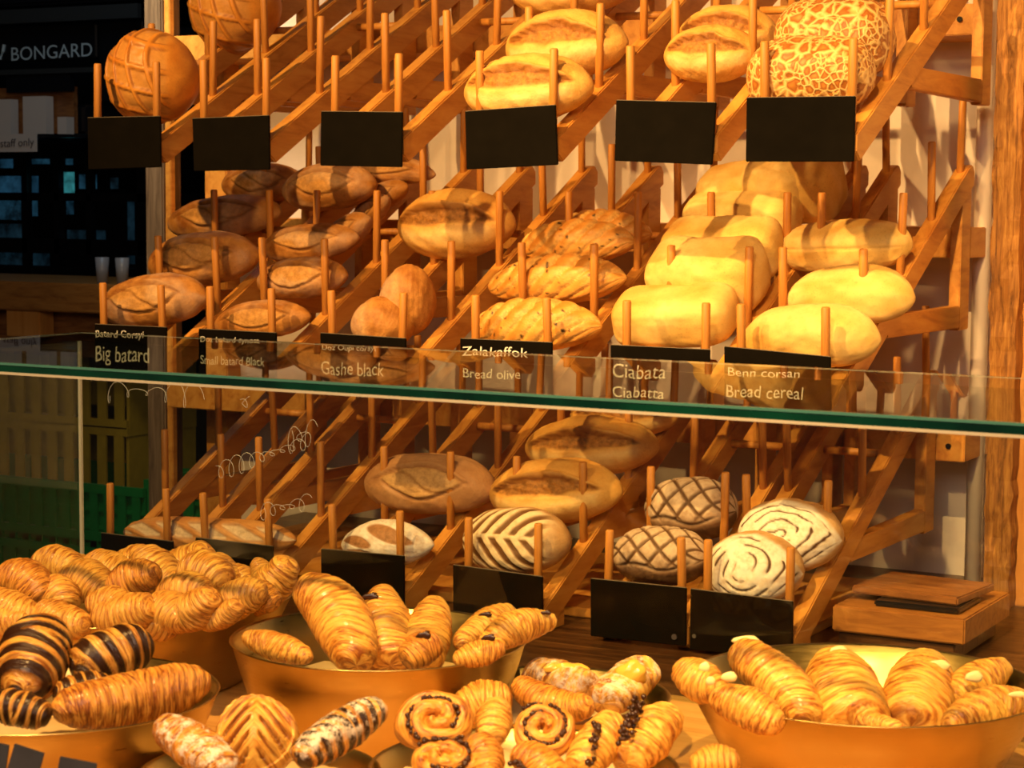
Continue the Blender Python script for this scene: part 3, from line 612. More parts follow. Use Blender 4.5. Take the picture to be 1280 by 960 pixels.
BR = [
 # upper tier
 ('boule_bread', 'boule', (132, 250, 42, 160), 0, 'round golden loaf with pressed grid, above the first upper chalkboard', dict(wr=1.0, lift=-.035)),
 ('boule_bread', 'boule', (236, 352, -48, 70), 0, 'round golden loaf with pressed grid, cut off by the top edge', dict(wr=1.0, lift=-.03)),
 ('crusty_loaf', 'ear', (580, 741, 70, 156), 0, 'pale crusty split loaf right above the fourth upper chalkboard', {}),
 ('crusty_loaf', 'ear', (632, 784, 16, 102), 0, 'pale crusty split loaf second in the column above the fourth upper chalkboard', {}),
 ('crusty_loaf', 'ear', (636, 796, -58, 24), 0, 'pale loaf at the top edge of which only the smooth bottom shows', dict(lift=.02)),
 ('crusty_loaf', 'ear', (830, 950, 32, 108), 0, 'pale split loaf with curled crust above the fifth upper chalkboard', dict(roll=-.05)),
 ('crusty_loaf', 'ear', (846, 972, 8, 84), 0, 'pale split loaf behind the one above the fifth upper chalkboard', dict(roll=-.03)),
 ('tiger_bread', 'tiger', (935, 1092, 50, 142), 0, 'loaf with crackled giraffe-spotted crust above the sixth upper chalkboard', {}),
 ('tiger_bread', 'tiger', (970, 1116, 2, 104), 0, 'crackled giraffe-spotted loaf at the back, top right', {}),
 # middle tier, column 1
 ('batard_bread', 'batard', (126, 260, 342, 416), 1, 'big scored batard nearest the Big batard chalkboard', dict(roll=.10)),
 ('batard_bread', 'batard', (184, 324, 290, 363), 1, 'big scored batard second in the left column', dict(roll=.08)),
 ('batard_bread', 'batard', (208, 352, 242, 304), 1, 'big scored batard third in the left column, partly in shade', dict(roll=.10)),
 ('batard_bread', 'batard', (278, 380, 206, 256), 1, 'scored batard at the back of the left column below the second upper chalkboard', dict(lift=.01)),
 ('batard_bread', 'small', (264, 392, 373, 430), 1, 'small scored batard nearest the Small batard chalkboard', dict(roll=.12)),
 ('batard_bread', 'small', (317, 438, 319, 380), 1, 'small scored batard second in the second column', dict(roll=.12)),
 ('batard_bread', 'small', (321, 452, 277, 332), 1, 'small scored batard third in the second column', dict(roll=.12)),
 ('batard_bread', 'small', (396, 474, 262, 322), 1, 'small batard poking out behind the third one of the second column', dict(roll=.5)),
 ('batard_bread', 'small', (350, 474, 204, 268), 1, 'small batard lying on top of the pile in the second column', dict(lift=.05, roll=.08)),
 ('batard_bread', 'small', (430, 498, 240, 294), 1, 'small batard sloping down at the right of the pile', dict(roll=.6)),
 ('batard_bread', 'small', (440, 518, 222, 274), 1, 'small dark batard at the back right of the pile', dict(roll=.4, lift=.01)),
 ('batard_bread', 'small', (400, 542, 186, 234), 1, 'small batard on top at the back below the third upper chalkboard', dict(lift=.06, roll=-.12)),
 # column 3
 ('round_loaf', 'end_on', (438, 520, 373, 440), 1, 'round loaf seen end-on nearest the Gashe black chalkboard', dict(yaw=.45, wr=1.05)),
 ('round_loaf', 'end_on', (473, 546, 334, 422), 1, 'brown round loaf leaning behind the first one above the Gashe black chalkboard', dict(yaw=.7, wr=.95)),
 ('crusty_loaf', 'ear', (497, 643, 239, 327), 1, 'crusty split loaf with dark ear alone in the third column', {}),
 # column 4
 ('olive_bread', 'olive', (588, 754, 373, 446), 1, 'ridged olive bread nearest the Bread olive chalkboard', dict(roll=.06)),
 ('olive_bread', 'olive', (606, 786, 317, 390), 1, 'ridged olive bread second in its column', dict(roll=.10)),
 ('olive_bread', 'olive', (648, 796, 275, 336), 1, 'ridged olive bread third in its column', dict(roll=.06)),
 ('olive_bread', 'olive', (690, 816, 264, 322), 1, 'smooth olive bread at the back of its column', dict(roll=.02)),
 # column 5
 ('ciabatta_bread', 'ciabatta', (768, 921, 358, 434), 1, 'pale ciabatta nearest the Ciabatta chalkboard', dict(roll=.06, wr=1.25)),
 ('ciabatta_bread', 'ciabatta', (813, 957, 302, 394), 1, 'pale ciabatta second in the fifth column', dict(roll=.05)),
 ('ciabatta_bread', 'ciabatta', (829, 978, 276, 352), 1, 'pale ciabatta third in the fifth column', dict(roll=.03)),
 ('ciabatta_bread', 'ciabatta', (857, 998, 242, 304), 1, 'pale ciabatta fourth in the fifth column', dict(roll=.03)),
 ('ciabatta_bread', 'ciabatta', (876, 1022, 201, 286), 1, 'pale ciabatta fifth in its column, just below the fifth upper chalkboard', dict(roll=.10)),
 ('ciabatta_bread', 'ciabatta', (930, 1054, 194, 280), 1, 'pale ciabatta at the back below the sixth upper chalkboard', dict(roll=.03)),
 # column 6
 ('cereal_bread', 'pointed', (922, 1099, 380, 466), 1, 'pale pointed loaf nearest the Bread cereal chalkboard', dict(roll=.10)),
 ('cereal_bread', 'pointed', (978, 1142, 331, 414), 1, 'pale pointed loaf second in the right column', dict(roll=.12)),
 ('cereal_bread', 'slipper', (972, 1140, 275, 344), 1, 'long pale loaf with a seam, third in the right column', dict(roll=.08)),
 # lower tier
 ('baguette', 'baguette', (150, 370, 645, 696), 2, 'long slashed baguette lying behind the two left lower chalkboards', dict(roll=.06)),
 ('striped_loaf', 'white_stripe', (422, 546, 648, 714), 2, 'loaf with bold white flour stripes on the lower tier', dict(roll=.10)),
 ('rustic_loaf', 'rustic', (457, 618, 570, 644), 2, 'dull brown rustic loaf behind the white striped loaf', dict()),
 ('leaf_loaf', 'leaf', (576, 717, 633, 724), 2, 'loaf scored with a floured leaf pattern on the lower tier', dict(roll=.10)),
 ('crusty_loaf', 'ear', (610, 778, 571, 662), 2, 'pale split loaf behind the leaf patterned loaf', dict(roll=.07)),
 ('crusty_loaf', 'ear', (655, 824, 519, 600), 2, 'pale split loaf third in its column of the lower tier', dict(roll=.05)),
 ('crusty_loaf', 'ear', (712, 846, 494, 550), 2, 'pale loaf at the back of the lower tier under the green glass edge', dict()),
 ('rye_loaf', 'rye', (766, 888, 657, 736), 2, 'dark rye loaf with floured lattice, nearest the lower chalkboard', dict(roll=.08)),
 ('rye_loaf', 'rye', (805, 923, 596, 680), 2, 'dark rye loaf with floured lattice, second in its column', dict(roll=.08)),
 ('floured_round', 'swirl', (880, 1006, 667, 756), 2, 'white floured round loaf with swirled cracks, nearest the lower chalkboard', dict(wr=1.25, tilt=.15)),
 ('floured_round', 'swirl', (921, 1054, 624, 716), 2, 'white floured round loaf with swirled cracks, second in the right column', dict(wr=1.25, tilt=.15)),
]
for nm, kd, bx, ti, lb, kw in BR: bread(nm, kd, bx, ti, lb, **kw)

# ------------------------------------------------------------------ bowls
def bowl(pxc, pyc, zr, R, h, label, rb=.74, paper=.055, Rz=None):
    c = at_z(pxc, pyc, zr); zb = ZC+.001
    E = empty('brass_bowl', (c.x, c.y, zb), label, 'bowl', 'brass bowls on the counter'); H_ = zr-zb; t = .0022
    prof = [(.001, 0), (R*rb*.98, 0), (R*rb, .002), (R*(rb+(1-rb)*.75), H_*.72), (R, H_-.001), (R+.002, H_), (R+.001, H_+.0012), (R-t, H_-.0003), (R*(rb+(1-rb)*.75)-t, H_*.72), (R*rb-t, .004), (.001, .004)]
    MB().lathe(prof, (c.x, c.y, zb), 96).build('dish', M['brass'], E, smooth=True)
    if paper is not None:
        zf = H_-paper; rf = R*(rb+(1-rb)*zf/H_)-.004
        b_ = MB(); seg = 60; r_ = random.Random(int(pxc)); vs = []; 
        rings = [(.0, zf*.75), (.5, zf*.82), (.85, zf*.9), (1.0, zf+.004)]
        for fr, z in rings:
            for k in range(seg): a_ = 2*PI*k/seg; vs.append((c.x+rf*(fr+.001)*math.cos(a_), c.y+rf*(fr+.001)*math.sin(a_), zb+z+(r_.uniform(-.003, .003) if fr > .4 else 0)))
        for fr, z in rings[::-1]:
            for k in range(seg): a_ = 2*PI*k/seg; vs.append((c.x+rf*(fr+.001)*math.cos(a_), c.y+rf*(fr+.001)*math.sin(a_), zb+z-.004))
        fs = [(i*seg+k, i*seg+(k+1) % seg, (i+1)*seg+(k+1) % seg, (i+1)*seg+k) for i in range(7) for k in range(seg)]
        b_.add(vs, fs).build('paper_liner', M['paper'], E, smooth=True)
    return E
ZR = 1.6-.435
bowl(1080, 853, ZR, .160, 0, 'brass bowl of cream filled croissants at the right', rb=.70)
bowl(474, 797, ZR, .146, 0, 'brass bowl of chocolate tipped croissants in the middle', rb=.80)
bowl(148, 740, ZR, .192, 0, 'large brass bowl heaped with plain croissants, back left', rb=.74, paper=.045)
bowl(62, 865, ZR, .147, 0, 'brass bowl of dark chocolate pastries at the left front', rb=.76)
bowl(686, 868, 1.6-.480, .117, 0, 'shallow brass dish of custard danishes in the centre', rb=.80, paper=.02)
bowl(655, 960, 1.6-.470, .128, 0, 'shallow brass dish of chocolate chip rolls at the front', rb=.80, paper=.02)
bowl(325, 965, 1.6-.470, .098, 0, 'shallow brass dish of sugar dusted pastries at the front left', rb=.80, paper=.02)

# ------------------------------------------------------------------ croissants and pastries
MC_ = {'plain': mat_croissant('croissant_crust'), 'dark': mat_croissant('dark_croissant_crust', (.76, .36, .055), (.54, .19, .022), (.20, .05, .007)),
       'choc': mat_croissant('chocolate_striped_crust', (.80, .42, .08), (.58, .24, .035), (.22, .06, .01), choc=True, rough=.22)}
M['choc'] = mat_plain('dark_chocolate', (.045, .014, .006), .3, noise=.3)
M['cream'] = mat_plain('custard_cream', (.92, .78, .38), .35)
M['custard'] = mat_plain('glazed_custard', (.90, .52, .08), .15)
def croissant(name, p0, p1, wpx, label, mat='plain', bend=0.0, bands=5, seed=1, prof='tips', choc=0, sugar=0, flat=.92, cat='croissant', tilt=0, group=None, twist=.0, n=90, m_=48, blunt=.30, amp=.16, bup=0.0):
    A_ = at_d(*p0); B_ = at_d(*p1); mid = (A_+B_)/2; Z = (mid-CAM).dot(fw); R = wpx/2*Z/F
    ax = (B_-A_); L = ax.length; ax.normalize()
    view = (mid-CAM).normalized(); side = view.cross(ax).normalized()          # bend in the plane seen by a customer
    t = np.linspace(-1, 1, n); t = np.sign(t)*(1-(1-np.abs(t))**1.15); a = np.linspace(0, 2*PI, m_, endpoint=False); T, A = np.meshgrid(t, a, indexing='ij')
    rs = np.random.RandomState(seed); ph = rs.uniform(0, 6.28, 4)
    if prof == 'tips': bf = lambda q_: blunt+(1-blunt)*np.power(np.clip(1-np.abs(q_)**1.7, 0, 1), .8)
    elif prof == 'fat': bf = lambda q_: np.power(np.clip(1-np.abs(q_)**2.4, 0, 1), .55)
    elif prof == 'cone': bf = lambda q_: .38+.62*np.power(np.clip(1-((q_-.30)/1.3)**2, 0, 1), .9)
    e0 = np.power(np.clip(1-((np.abs(T)-.86)/.14).clip(0, 1)**2, 0, 1), .5)
    helix = (A/(2*PI) if prof != 'fat' else 0.5*np.sin(A+ph[0])/(PI))
    s = np.abs(T-.05*math.sin(seed))*bands+.35*np.sin(A+ph[1])+.16*np.sin(2*A+ph[2]+T*3)+.12*np.sin(5*T+ph[3])
    fr = s-np.floor(s); Tq = np.clip(np.abs(T)-(fr)/bands*.85, 0, 1); base = (.45*bf(T)+.55*bf(np.sign(T)*Tq))*(.06+.94*e0)
    step = np.power(np.clip(1-fr**5, 0, 1), .6); X = np.stack([T*2.2, np.cos(A), np.sin(A)], -1)
    d = amp*(step-.75)+.075*fbm(X*1.4, seed, 1.3, 3)+.008*np.sin(s*38+3*np.sin(2*A+ph[1]))+.022*np.sin(s*13+ph[2]+2*np.sin(A+ph[3]))
    r = R*base*(1+d)
    edge = sstep(.76, .93, fr)
    cb = sstep(.30, .36, (s*.75) % 1)*sstep(.97, .90, (s*.75) % 1) if choc else np.zeros_like(T)
    wz = np.array(Vector((0, 0, 1))); axn = np.array(ax)
    bendv = np.array(side)*bend*L + wz*bup*L
    ctr = np.array(mid)[None, :]+axn[None, :]*(t*L/2)[:, None]+bendv[None, :]*(1-t**2)[:, None]-bendv*.5
    tg = np.gradient(ctr, axis=0); tg /= np.linalg.norm(tg, axis=1)[:, None]
    b1 = np.cross(tg, wz); b1 /= np.linalg.norm(b1, axis=1)[:, None]; b2 = np.cross(b1, tg)
    P = ctr[:, None, :]+b1[:, None, :]*(np.cos(A)*r)[..., None]+b2[:, None, :]*(np.sin(A)*r*flat)[..., None]
    fl = np.zeros_like(T)
    if sugar: fl = sugar*sstep(-.5, .5, np.sin(A)+.5*fbm(X*1.5, seed+5, 1, 2))
    O = np.array(mid); me = grid_mesh(name, P-O, dict(sband=s+seed*3.7, cosa=np.cos(A), sina=np.sin(A), edge=edge, choc=cb, flour=fl), MC_[mat])
    o = bpy.data.objects.new(name, me); C.objects.link(o); o.location = mid
    tag(o, label, cat, group); return o
def blob(name, px, py, Z, w, h, mat, parent, seed=0, depth=.6, rough=.12):
    c = at_d(px, py, Z); s = Z/F; b_ = MB().ico((0, 0, 0), 1, sub=3); r_ = np.random.RandomState(seed); V = np.array(b_.v)
    V *= (1+rough*fbm(V*2, seed, 1.2, 3))[:, None]; R3 = np.array(rt); U3 = np.array(up); F3 = np.array(fw)
    b_.v = [tuple(x) for x in (np.array(c)+V[:, :1]*R3*w/2*s+V[:, 2:]*U3*h/2*s+V[:, 1:2]*F3*depth*min(w, h)/2*s)]
    return b_.build(name, mat, parent, smooth=True)

# right bowl: cream croissants
G1 = 'cream filled croissants in the right bowl'
def cc(*a, cream=(), choc_=(), **k):
    o = croissant(*a, **k)
    for i, (x, y, Z, w_, h_) in enumerate(cream): blob('cream_filling', x, y, Z, w_, h_, M['cream'], o, i+3)
    for i, (x, y, Z, w_, h_) in enumerate(choc_): blob('chocolate_tip', x, y, Z, w_, h_, M['choc'], o, i+3, rough=.35)
    return o
cc('croissant', (848, 832, 1.80), (905, 868, 1.76), 54, 'cream croissant leaning over the left rim of the right bowl', cream=[(881, 834, 1.765, 14, 14), (888, 851, 1.745, 12, 11)], seed=11, bands=4, group=G1, bend=.05)
cc('croissant', (890, 868, 1.765), (978, 908, 1.715), 56, 'cream croissant lying lowest at the left of the right bowl', cream=[(912, 846, 1.735, 20, 13)], seed=12, bands=5, group=G1, bend=-.05)
cc('croissant', (922, 808, 1.85), (1018, 902, 1.76), 66, 'long diagonal croissant with cream tip in the right bowl', cream=[(933, 800, 1.84, 34, 11)], seed=13, bands=5, group=G1, bend=-.04, blunt=.5)
cc('croissant', (1042, 822, 1.90), (1068, 912, 1.76), 92, 'broad upright croissant in the middle of the right bowl', cream=[(1049, 813, 1.86, 22, 12)], seed=14, bands=4.5, group=G1, prof='cone')
cc('croissant', (1160, 826, 1.92), (1138, 910, 1.78), 88, 'broad pale croissant right of the middle in the right bowl', cream=[(1172, 832, 1.85, 34, 14)], seed=15, bands=5, group=G1, prof='cone')
cc('croissant', (1258, 832, 1.90), (1182, 876, 1.83), 52, 'slim croissant with cream on top at the right back of the right bowl', cream=[(1218, 846, 1.825, 22, 15)], seed=16, bands=5, group=G1)
cc('croissant', (1292, 874, 1.80), (1180, 905, 1.75), 56, 'croissant lying in front at the right of the right bowl', cream=[(1272, 868, 1.75, 22, 8)], seed=17, bands=5, group=G1, bend=.05)
cc('croissant', (1070, 898, 1.765), (1130, 912, 1.73), 26, 'small flaky croissant end between the two broad ones', seed=18, bands=3, group=G1)
# middle bowl
G2 = 'chocolate tipped croissants in the middle bowl'
cc('croissant', (386, 728, 2.06), (452, 828, 1.94), 74, 'big croissant standing high at the left of the middle bowl', seed=21, bands=5, group=G2, prof='tips', blunt=.5, bend=-.08, choc_=[(386, 722, 2.05, 14, 8)])
cc('croissant', (306, 796, 2.02), (388, 822, 1.95), 40, 'small croissant lying at the left rim of the middle bowl', seed=22, bands=5, group=G2)
cc('croissant', (476, 738, 2.08), (488, 832, 1.98), 66, 'upright croissant with chocolate dot, second in the middle bowl', seed=23, bands=5, group=G2, prof='cone', choc_=[(464, 746, 2.035, 20, 10)])
cc('croissant', (545, 752, 2.08), (525, 828, 1.98), 58, 'upright croissant with chocolate dot, centre of the middle bowl', seed=24, bands=5, group=G2, prof='cone', choc_=[(524, 768, 2.035, 15, 11)])
cc('croissant', (546, 800, 1.94), (505, 826, 1.92), 44, 'croissant with its dark curled tip pointing at the viewer', seed=25, bands=4, group=G2, mat='dark', choc_=[(531, 794, 1.905, 17, 10)], blunt=.6)
cc('croissant', (692, 772, 1.99), (600, 808, 1.93), 46, 'slender croissant pointing up to the right over the rim', seed=26, bands=5, group=G2, bend=.08, choc_=[(683, 766, 1.965, 13, 6)])
cc('croissant', (640, 762, 2.08), (572, 806, 1.99), 44, 'pale croissant behind the slender one', seed=27, bands=5, group=G2, choc_=[(608, 768, 2.02, 15, 6)])
cc('croissant', (632, 808, 1.925), (566, 826, 1.92), 36, 'little croissant with chocolate dot at the right rim', seed=28, bands=5, group=G2, choc_=[(612, 797, 1.90, 16, 9)])
# left bowl: heap
G3 = 'plain croissants heaped in the back left bowl'
heap = [((55, 762), (110, 784), 40, 2.075, 'half buried, front rim left of middle'), ((225, 770), (180, 782), 40, 2.07, 'half buried, at the front rim centre'), ((258, 745), (240, 782), 42, 2.09, 'pointing down at the front rim, right of centre'), ((300, 740), (345, 755), 38, 2.12, 'low at the right rim'), ((-15, 765), (40, 780), 38, 2.08, 'under the rest at the lower left'), ((2, 715), (58, 748), 50, 2.14, 'at the left edge of the photo'), ((-20, 745), (50, 775), 46, 2.09, 'lowest at the left edge'), ((45, 700), (100, 715), 44, 2.30, 'at the back left'),
 ((60, 695), (118, 712), 34, 2.34, 'pink tinged, at the back left'), ((55, 735), (88, 758), 46, 2.14, 'with a pale spot'), ((52, 762), (88, 778), 42, 2.075, 'small round, at the front left'),
 ((80, 720), (135, 742), 52, 2.20, 'left of the middle'), ((112, 700), (165, 722), 48, 2.28, 'high at the back left of the middle'), ((112, 752), (170, 770), 44, 2.08, 'low in front of the middle left'),
 ((120, 772), (192, 758), 50, 2.065, 'long, lying along the front rim'), ((140, 738), (196, 716), 46, 2.15, 'leaning right in the middle'), ((175, 690), (222, 735), 50, 2.22, 'on top of the heap'),
 ((182, 762), (236, 778), 52, 2.07, 'front rim, centre'), ((196, 720), (262, 690), 48, 2.26, 'high behind the top one'), ((200, 748), (262, 736), 44, 2.12, 'across the middle right'),
 ((215, 775), (268, 745), 46, 2.06, 'dark ended, front rim right of centre'), ((228, 715), (285, 725), 54, 2.18, 'with dark end pointing right'), ((262, 700), (300, 738), 46, 2.26, 'behind at the right'),
 ((268, 772), (330, 735), 46, 2.10, 'at the right front rim'), ((300, 762), (364, 702), 46, 2.16, 'standing out at the right end'), ((286, 712), (315, 735), 30, 2.26, 'small, behind the right end'), ((252, 780), (300, 756), 30, 2.055, 'thin, on the right front rim'),
 ((150, 722), (190, 700), 50, 2.30, 'behind the middle'), ((20, 728), (75, 770), 48, 2.17, 'under the pale spotted one'), ((320, 700), (335, 740), 26, 2.24, 'small, at the back right')]
for i, (a_, b_, w_, Z, lb) in enumerate(heap):
    croissant('croissant', (*a_, Z+.015), (*b_, Z-.015), w_*1.14, 'plain croissant in the back left bowl, '+lb, seed=40+i, bands=4+i % 3, group=G3, bend=(-1)**i*.10, mat='dark' if i in (15, 3, 5) else 'plain', blunt=.35 if i % 2 else .5, n=70, m_=40)
# chocolate bowl
G4 = 'chocolate pastries in the front left bowl'
croissant('chocolate_croissant', (56, 786, 1.86), (30, 864, 1.74), 88, 'dark chocolate striped bun-like croissant at the left edge', 'choc', seed=61, bands=4, choc=1, group=G4, prof='fat', amp=.12)
croissant('chocolate_croissant', (92, 838, 1.80), (184, 800, 1.86), 74, 'glossy dark chocolate striped croissant, second from the left', 'choc', seed=62, bands=4, choc=1, group=G4, prof='fat', amp=.12)
croissant('chocolate_roll_pastry', (64, 890, 1.70), (264, 850, 1.78), 74, 'long flaky pastry with brown seams lying in front', 'dark', seed=63, bands=7, group=G4, prof='fat', amp=.13, bend=.04, cat='pastry')
croissant('chocolate_croissant', (-15, 876, 1.70), (64, 896, 1.69), 48, 'small chocolate striped croissant low at the left edge', 'choc', seed=64, bands=4, choc=1, group=G4, prof='fat')
croissant('chocolate_croissant', (66, 872, 1.76), (140, 858, 1.78), 54, 'shaded dark pastry between the two striped croissants and the long one', 'choc', seed=65, bands=3, choc=1, group=G4, prof='fat')
# front left dish
G5 = 'sugar dusted pastries in the front left dish'
croissant('sugared_pastry', (200, 905, 1.66), (290, 965, 1.60), 58, 'sugar dusted brown pastry at the left of the small dish', 'dark', seed=71, bands=4, sugar=1, group=G5, cat='pastry', blunt=.5)
croissant('sugared_croissant', (476, 882, 1.68), (372, 948, 1.60), 56, 'chocolate striped croissant under thick powdered sugar', 'choc', seed=72, bands=6, choc=1, sugar=1, group=G5, blunt=.5)
# lattice turnover: a puffed oval pillow with scored slits
def turnover():
    c = at_d(322, 922, 1.66); n, m_ = 60, 72; s = 1.66/F
    rr = np.linspace(0.01, 1, n); a = np.linspace(0, 2*PI, m_, endpoint=False); Rr, A = np.meshgrid(rr, a, indexing='ij')
    X = Rr*np.cos(A)*52*s; Y = Rr*np.sin(A)*54*s*(1-.12*np.cos(A)); hgt = (1-Rr**2.2)**.7*.028
    u_ = X/s; v_ = Y/s
    rib = np.abs(u_)/52*3.0+v_/54*2.6; slit = sstep(.55, .8, np.abs(((rib % 1)-.5)*2))*sstep(.9, .7, Rr)*sstep(4, 9, np.abs(u_)); hgt = hgt-.0055*slit+.004*sstep(.86, .93, Rr)*(1+.4*np.sin(A*26))
    P1 = np.stack([X, Y, hgt], -1); P2 = np.stack([X, Y, -.006-(1-Rr**3)*.006], -1)
    P = np.concatenate([P1, P2[::-1]], 0); pad = lambda q_: np.concatenate([q_, np.zeros_like(q_)], 0)
    o = np.array(c); B3 = np.stack([np.array(rt), np.array(up)*.88+np.array(fw)*.47, np.array(up)*.47-np.array(fw)*.88])
    PW = P@B3
    me = grid_mesh('lattice_turnover', PW, dict(sband=pad(rib*.6), cosa=pad(np.cos(A)*Rr), sina=pad(np.sin(A)*Rr), edge=pad(slit), choc=pad(slit*0), flour=pad(slit*0)), MC_['plain'])
    ob = bpy.data.objects.new('lattice_turnover', me); C.objects.link(ob); ob.location = c; tag(ob, 'oval puff pastry turnover with scored ribs in the small dish', 'pastry', G5)
turnover()
# rolls
G6 = 'chocolate chip rolls in the front dish'
def roll(px, py, Z, w, h, label, seed, turns=2.4, tiltx=.0, mat='dark', arc=1):
    c = at_d(px, py, Z); s = Z/F; n = 150; m_ = 22; k = np.linspace(0, 1, n); an = k*turns*2*PI+seed
    Rw = w/2*s; rt_ = Rw/(turns+.55)*.62; rad = rt_*.4+(Rw-rt_*1.15)*k**.9
    nx, ny, nz_ = np.array(rt), np.array(up)*.80+np.array(fw)*.6, np.array(up)*.6-np.array(fw)*.80
    hs_ = h/w
    ctr = (np.cos(an)*rad)[:, None]*nx+(np.sin(an)*rad*hs_)[:, None]*ny+((1-k)*rt_*1.0)[:, None]*nz_
    tg = np.gradient(ctr, axis=0); tg /= np.linalg.norm(tg, axis=1)[:, None]; b1 = np.cross(tg, nz_); b1 /= np.linalg.norm(b1, axis=1)[:, None]
    a = np.linspace(0, 2*PI, m_, endpoint=False); tp = np.minimum(1, np.minimum(k*12+.3, (1-k)*14+.15))
    K, A = np.meshgrid(k, a, indexing='ij'); wig = 1+.07*np.sin(K*60+A*2)+.04*np.sin(A*5+K*9)
    P = ctr[:, None]+b1[:, None]*(np.cos(A)*rt_*1.05*tp[:, None]*wig)[..., None]+nz_*(np.sin(A)*rt_*1.7*tp[:, None]*wig)[..., None]
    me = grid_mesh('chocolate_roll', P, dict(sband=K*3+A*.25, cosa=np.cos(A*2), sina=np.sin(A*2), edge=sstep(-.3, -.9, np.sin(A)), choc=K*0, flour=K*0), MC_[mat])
    o = bpy.data.objects.new('chocolate_roll', me); C.objects.link(o); o.location = c; tag(o, label, 'pastry', G6)
    rg = random.Random(seed); cb = MB()
    for _ in range(80):
        kk = rg.uniform(.2, .66); i = int(kk*(n-1)); p = ctr[i]+b1[i]*rt_*.95*rg.uniform(.8, 1.05)+nz_*rt_*rg.uniform(.9, 1.4)
        cb.ico(p, rg.uniform(.0015, .0026), sub=1)
    ch = cb.build('chocolate_chips', M['choc'], None, smooth=True); ch.parent = o; ch['kind'] = 'stuff'
    return o
roll(546, 906, 1.66, 106, 88, 'large spiral roll with chocolate chips at the left of the front dish', 3, 2.2)
roll(678, 914, 1.64, 84, 84, 'round spiral roll with chocolate chips in the centre of the front dish', 5, 2.4)
roll(556, 955, 1.58, 96, 52, 'spiral roll cut by the bottom edge of the photo', 8, 1.8)
def chips(o, pts, n, seed, rr=(.0016, .0028)):
    cb = MB(); rg = random.Random(seed); L_ = o.location
    for _ in range(n):
        (x0, y0, z0), (x1, y1, z1), w_ = pts[rg.randrange(len(pts))]; f = rg.random()
        p = at_d(x0+(x1-x0)*f+rg.uniform(-w_, w_), y0+(y1-y0)*f+rg.uniform(-w_, w_), z0+(z1-z0)*f); cb.ico(p-L_, rg.uniform(*rr), sub=1)
    ch = cb.build('chocolate_chips', M['choc'], None, smooth=True); ch.parent = o; ch['kind'] = 'stuff'
o = croissant('twisted_pastry', (836, 892, 1.69), (782, 955, 1.62), 62, 'twisted chocolate chip pastry pointing up right in the front dish', 'plain', seed=81, bands=3, group=G6, cat='pastry', blunt=.6)
chips(o, [((800, 874, 1.66), (778, 925, 1.60), 7)], 70, 4)
o = croissant('twisted_pastry', (768, 900, 1.66), (722, 965, 1.60), 54, 'twisted chocolate chip pastry left of the right one in the front dish', 'plain', seed=82, bands=3, group=G6, cat='pastry', blunt=.6)
chips(o, [((745, 905, 1.62), (738, 958, 1.57), 5)], 30, 5)
croissant('twisted_pastry', (622, 880, 1.70), (612, 925, 1.66), 44, 'plain folded end between the two spiral rolls', 'plain', seed=83, bands=3, group=G6, cat='pastry', blunt=.6)
croissant('twisted_pastry', (600, 925, 1.60), (612, 975, 1.56), 46, 'folded pastry end low between the spiral rolls', 'dark', seed=84, bands=3, group=G6, cat='pastry', blunt=.6)
o = croissant('twisted_pastry', (650, 940, 1.60), (700, 975, 1.56), 50, 'chocolate chip pastry under the round spiral roll at the bottom edge', 'dark', seed=85, bands=3, group=G6, cat='pastry', blunt=.6)
chips(o, [((640, 950, 1.565), (655, 962, 1.56), 4)], 12, 6)
croissant('croissant', (862, 958, 1.60), (925, 950, 1.60), 50, 'plain croissant cut by the bottom edge, left of the right bowl', 'plain', seed=86, bands=4)
# custard dish
G7 = 'danishes and croissants in the centre dish'
croissant('croissant', (566, 888, 1.90), (640, 868, 1.90), 58, 'pale smooth croissant at the left of the centre dish', 'plain', seed=91, bands=4, group=G7)
croissant('croissant', (644, 858, 1.93), (738, 888, 1.86), 46, 'bent croissant in front of the custard danishes', 'dark', seed=92, bands=6, group=G7, bend=.10, blunt=.5)
def danish(x0, y0, x1, y1, w_, lb, seed, cust):
    o = croissant('custard_danish', (x0, y0, 2.0), (x1, y1, 1.94), w_, lb, 'plain', seed=seed, bands=2, sugar=.8, group=G7, cat='pastry', blunt=.75, flat=.8)
    for i, (x, y, a_, b_) in enumerate(cust): blob('custard_filling', x, y, 1.955, a_, b_, M['custard'], o, seed+i, rough=.3)
    return o
danish(668, 840, 735, 862, 58, 'sugar dusted custard danish, left one at the back of the centre dish', 93, [(712, 843, 48, 26), (690, 836, 22, 12)])
danish(808, 834, 752, 880, 62, 'sugar dusted custard danish with raised flap, right one in the centre dish', 94, [(790, 842, 42, 34), (776, 856, 18, 12)])

# slate price tags in front of the chocolate bowl
def tagplate(pts, Z, lb, txt=None):
    P = [at_d(x, y, Z) for x, y in pts]; dv = fw*.003
    E = empty('price_tag', sum(P, Vector())/4, lb, 'sign')
    MB().hexa([P[3], P[2], P[2]+dv, P[3]+dv, P[0], P[1], P[1]+dv, P[0]+dv]).build('plate', M['slatec'], E)
    if txt: gtext(txt, 'chalk_writing', M['chalk'], P[0]*.62+P[3]*.38-dv*.3, P[1]-P[0], P[0]-P[3], txt_w(txt, Z), None, E)
def txt_w(t_, Z): return 13*Z/F*len(t_)/2
M['slatec'] = mat_plain('bluish_slate', (.035, .04, .055), .6, noise=.4)
tagplate([(-25, 924), (11, 932), (4, 985), (-32, 975)], 1.535, 'dark slate tag with white writing in the bottom left corner', 'cy')
tagplate([(18, 930), (55, 942), (42, 990), (4, 978)], 1.53, 'blank dark slate tag, second from the bottom left corner')
tagplate([(75, 946), (121, 955), (112, 1000), (66, 992)], 1.525, 'blank dark slate tag, third from the bottom left corner')

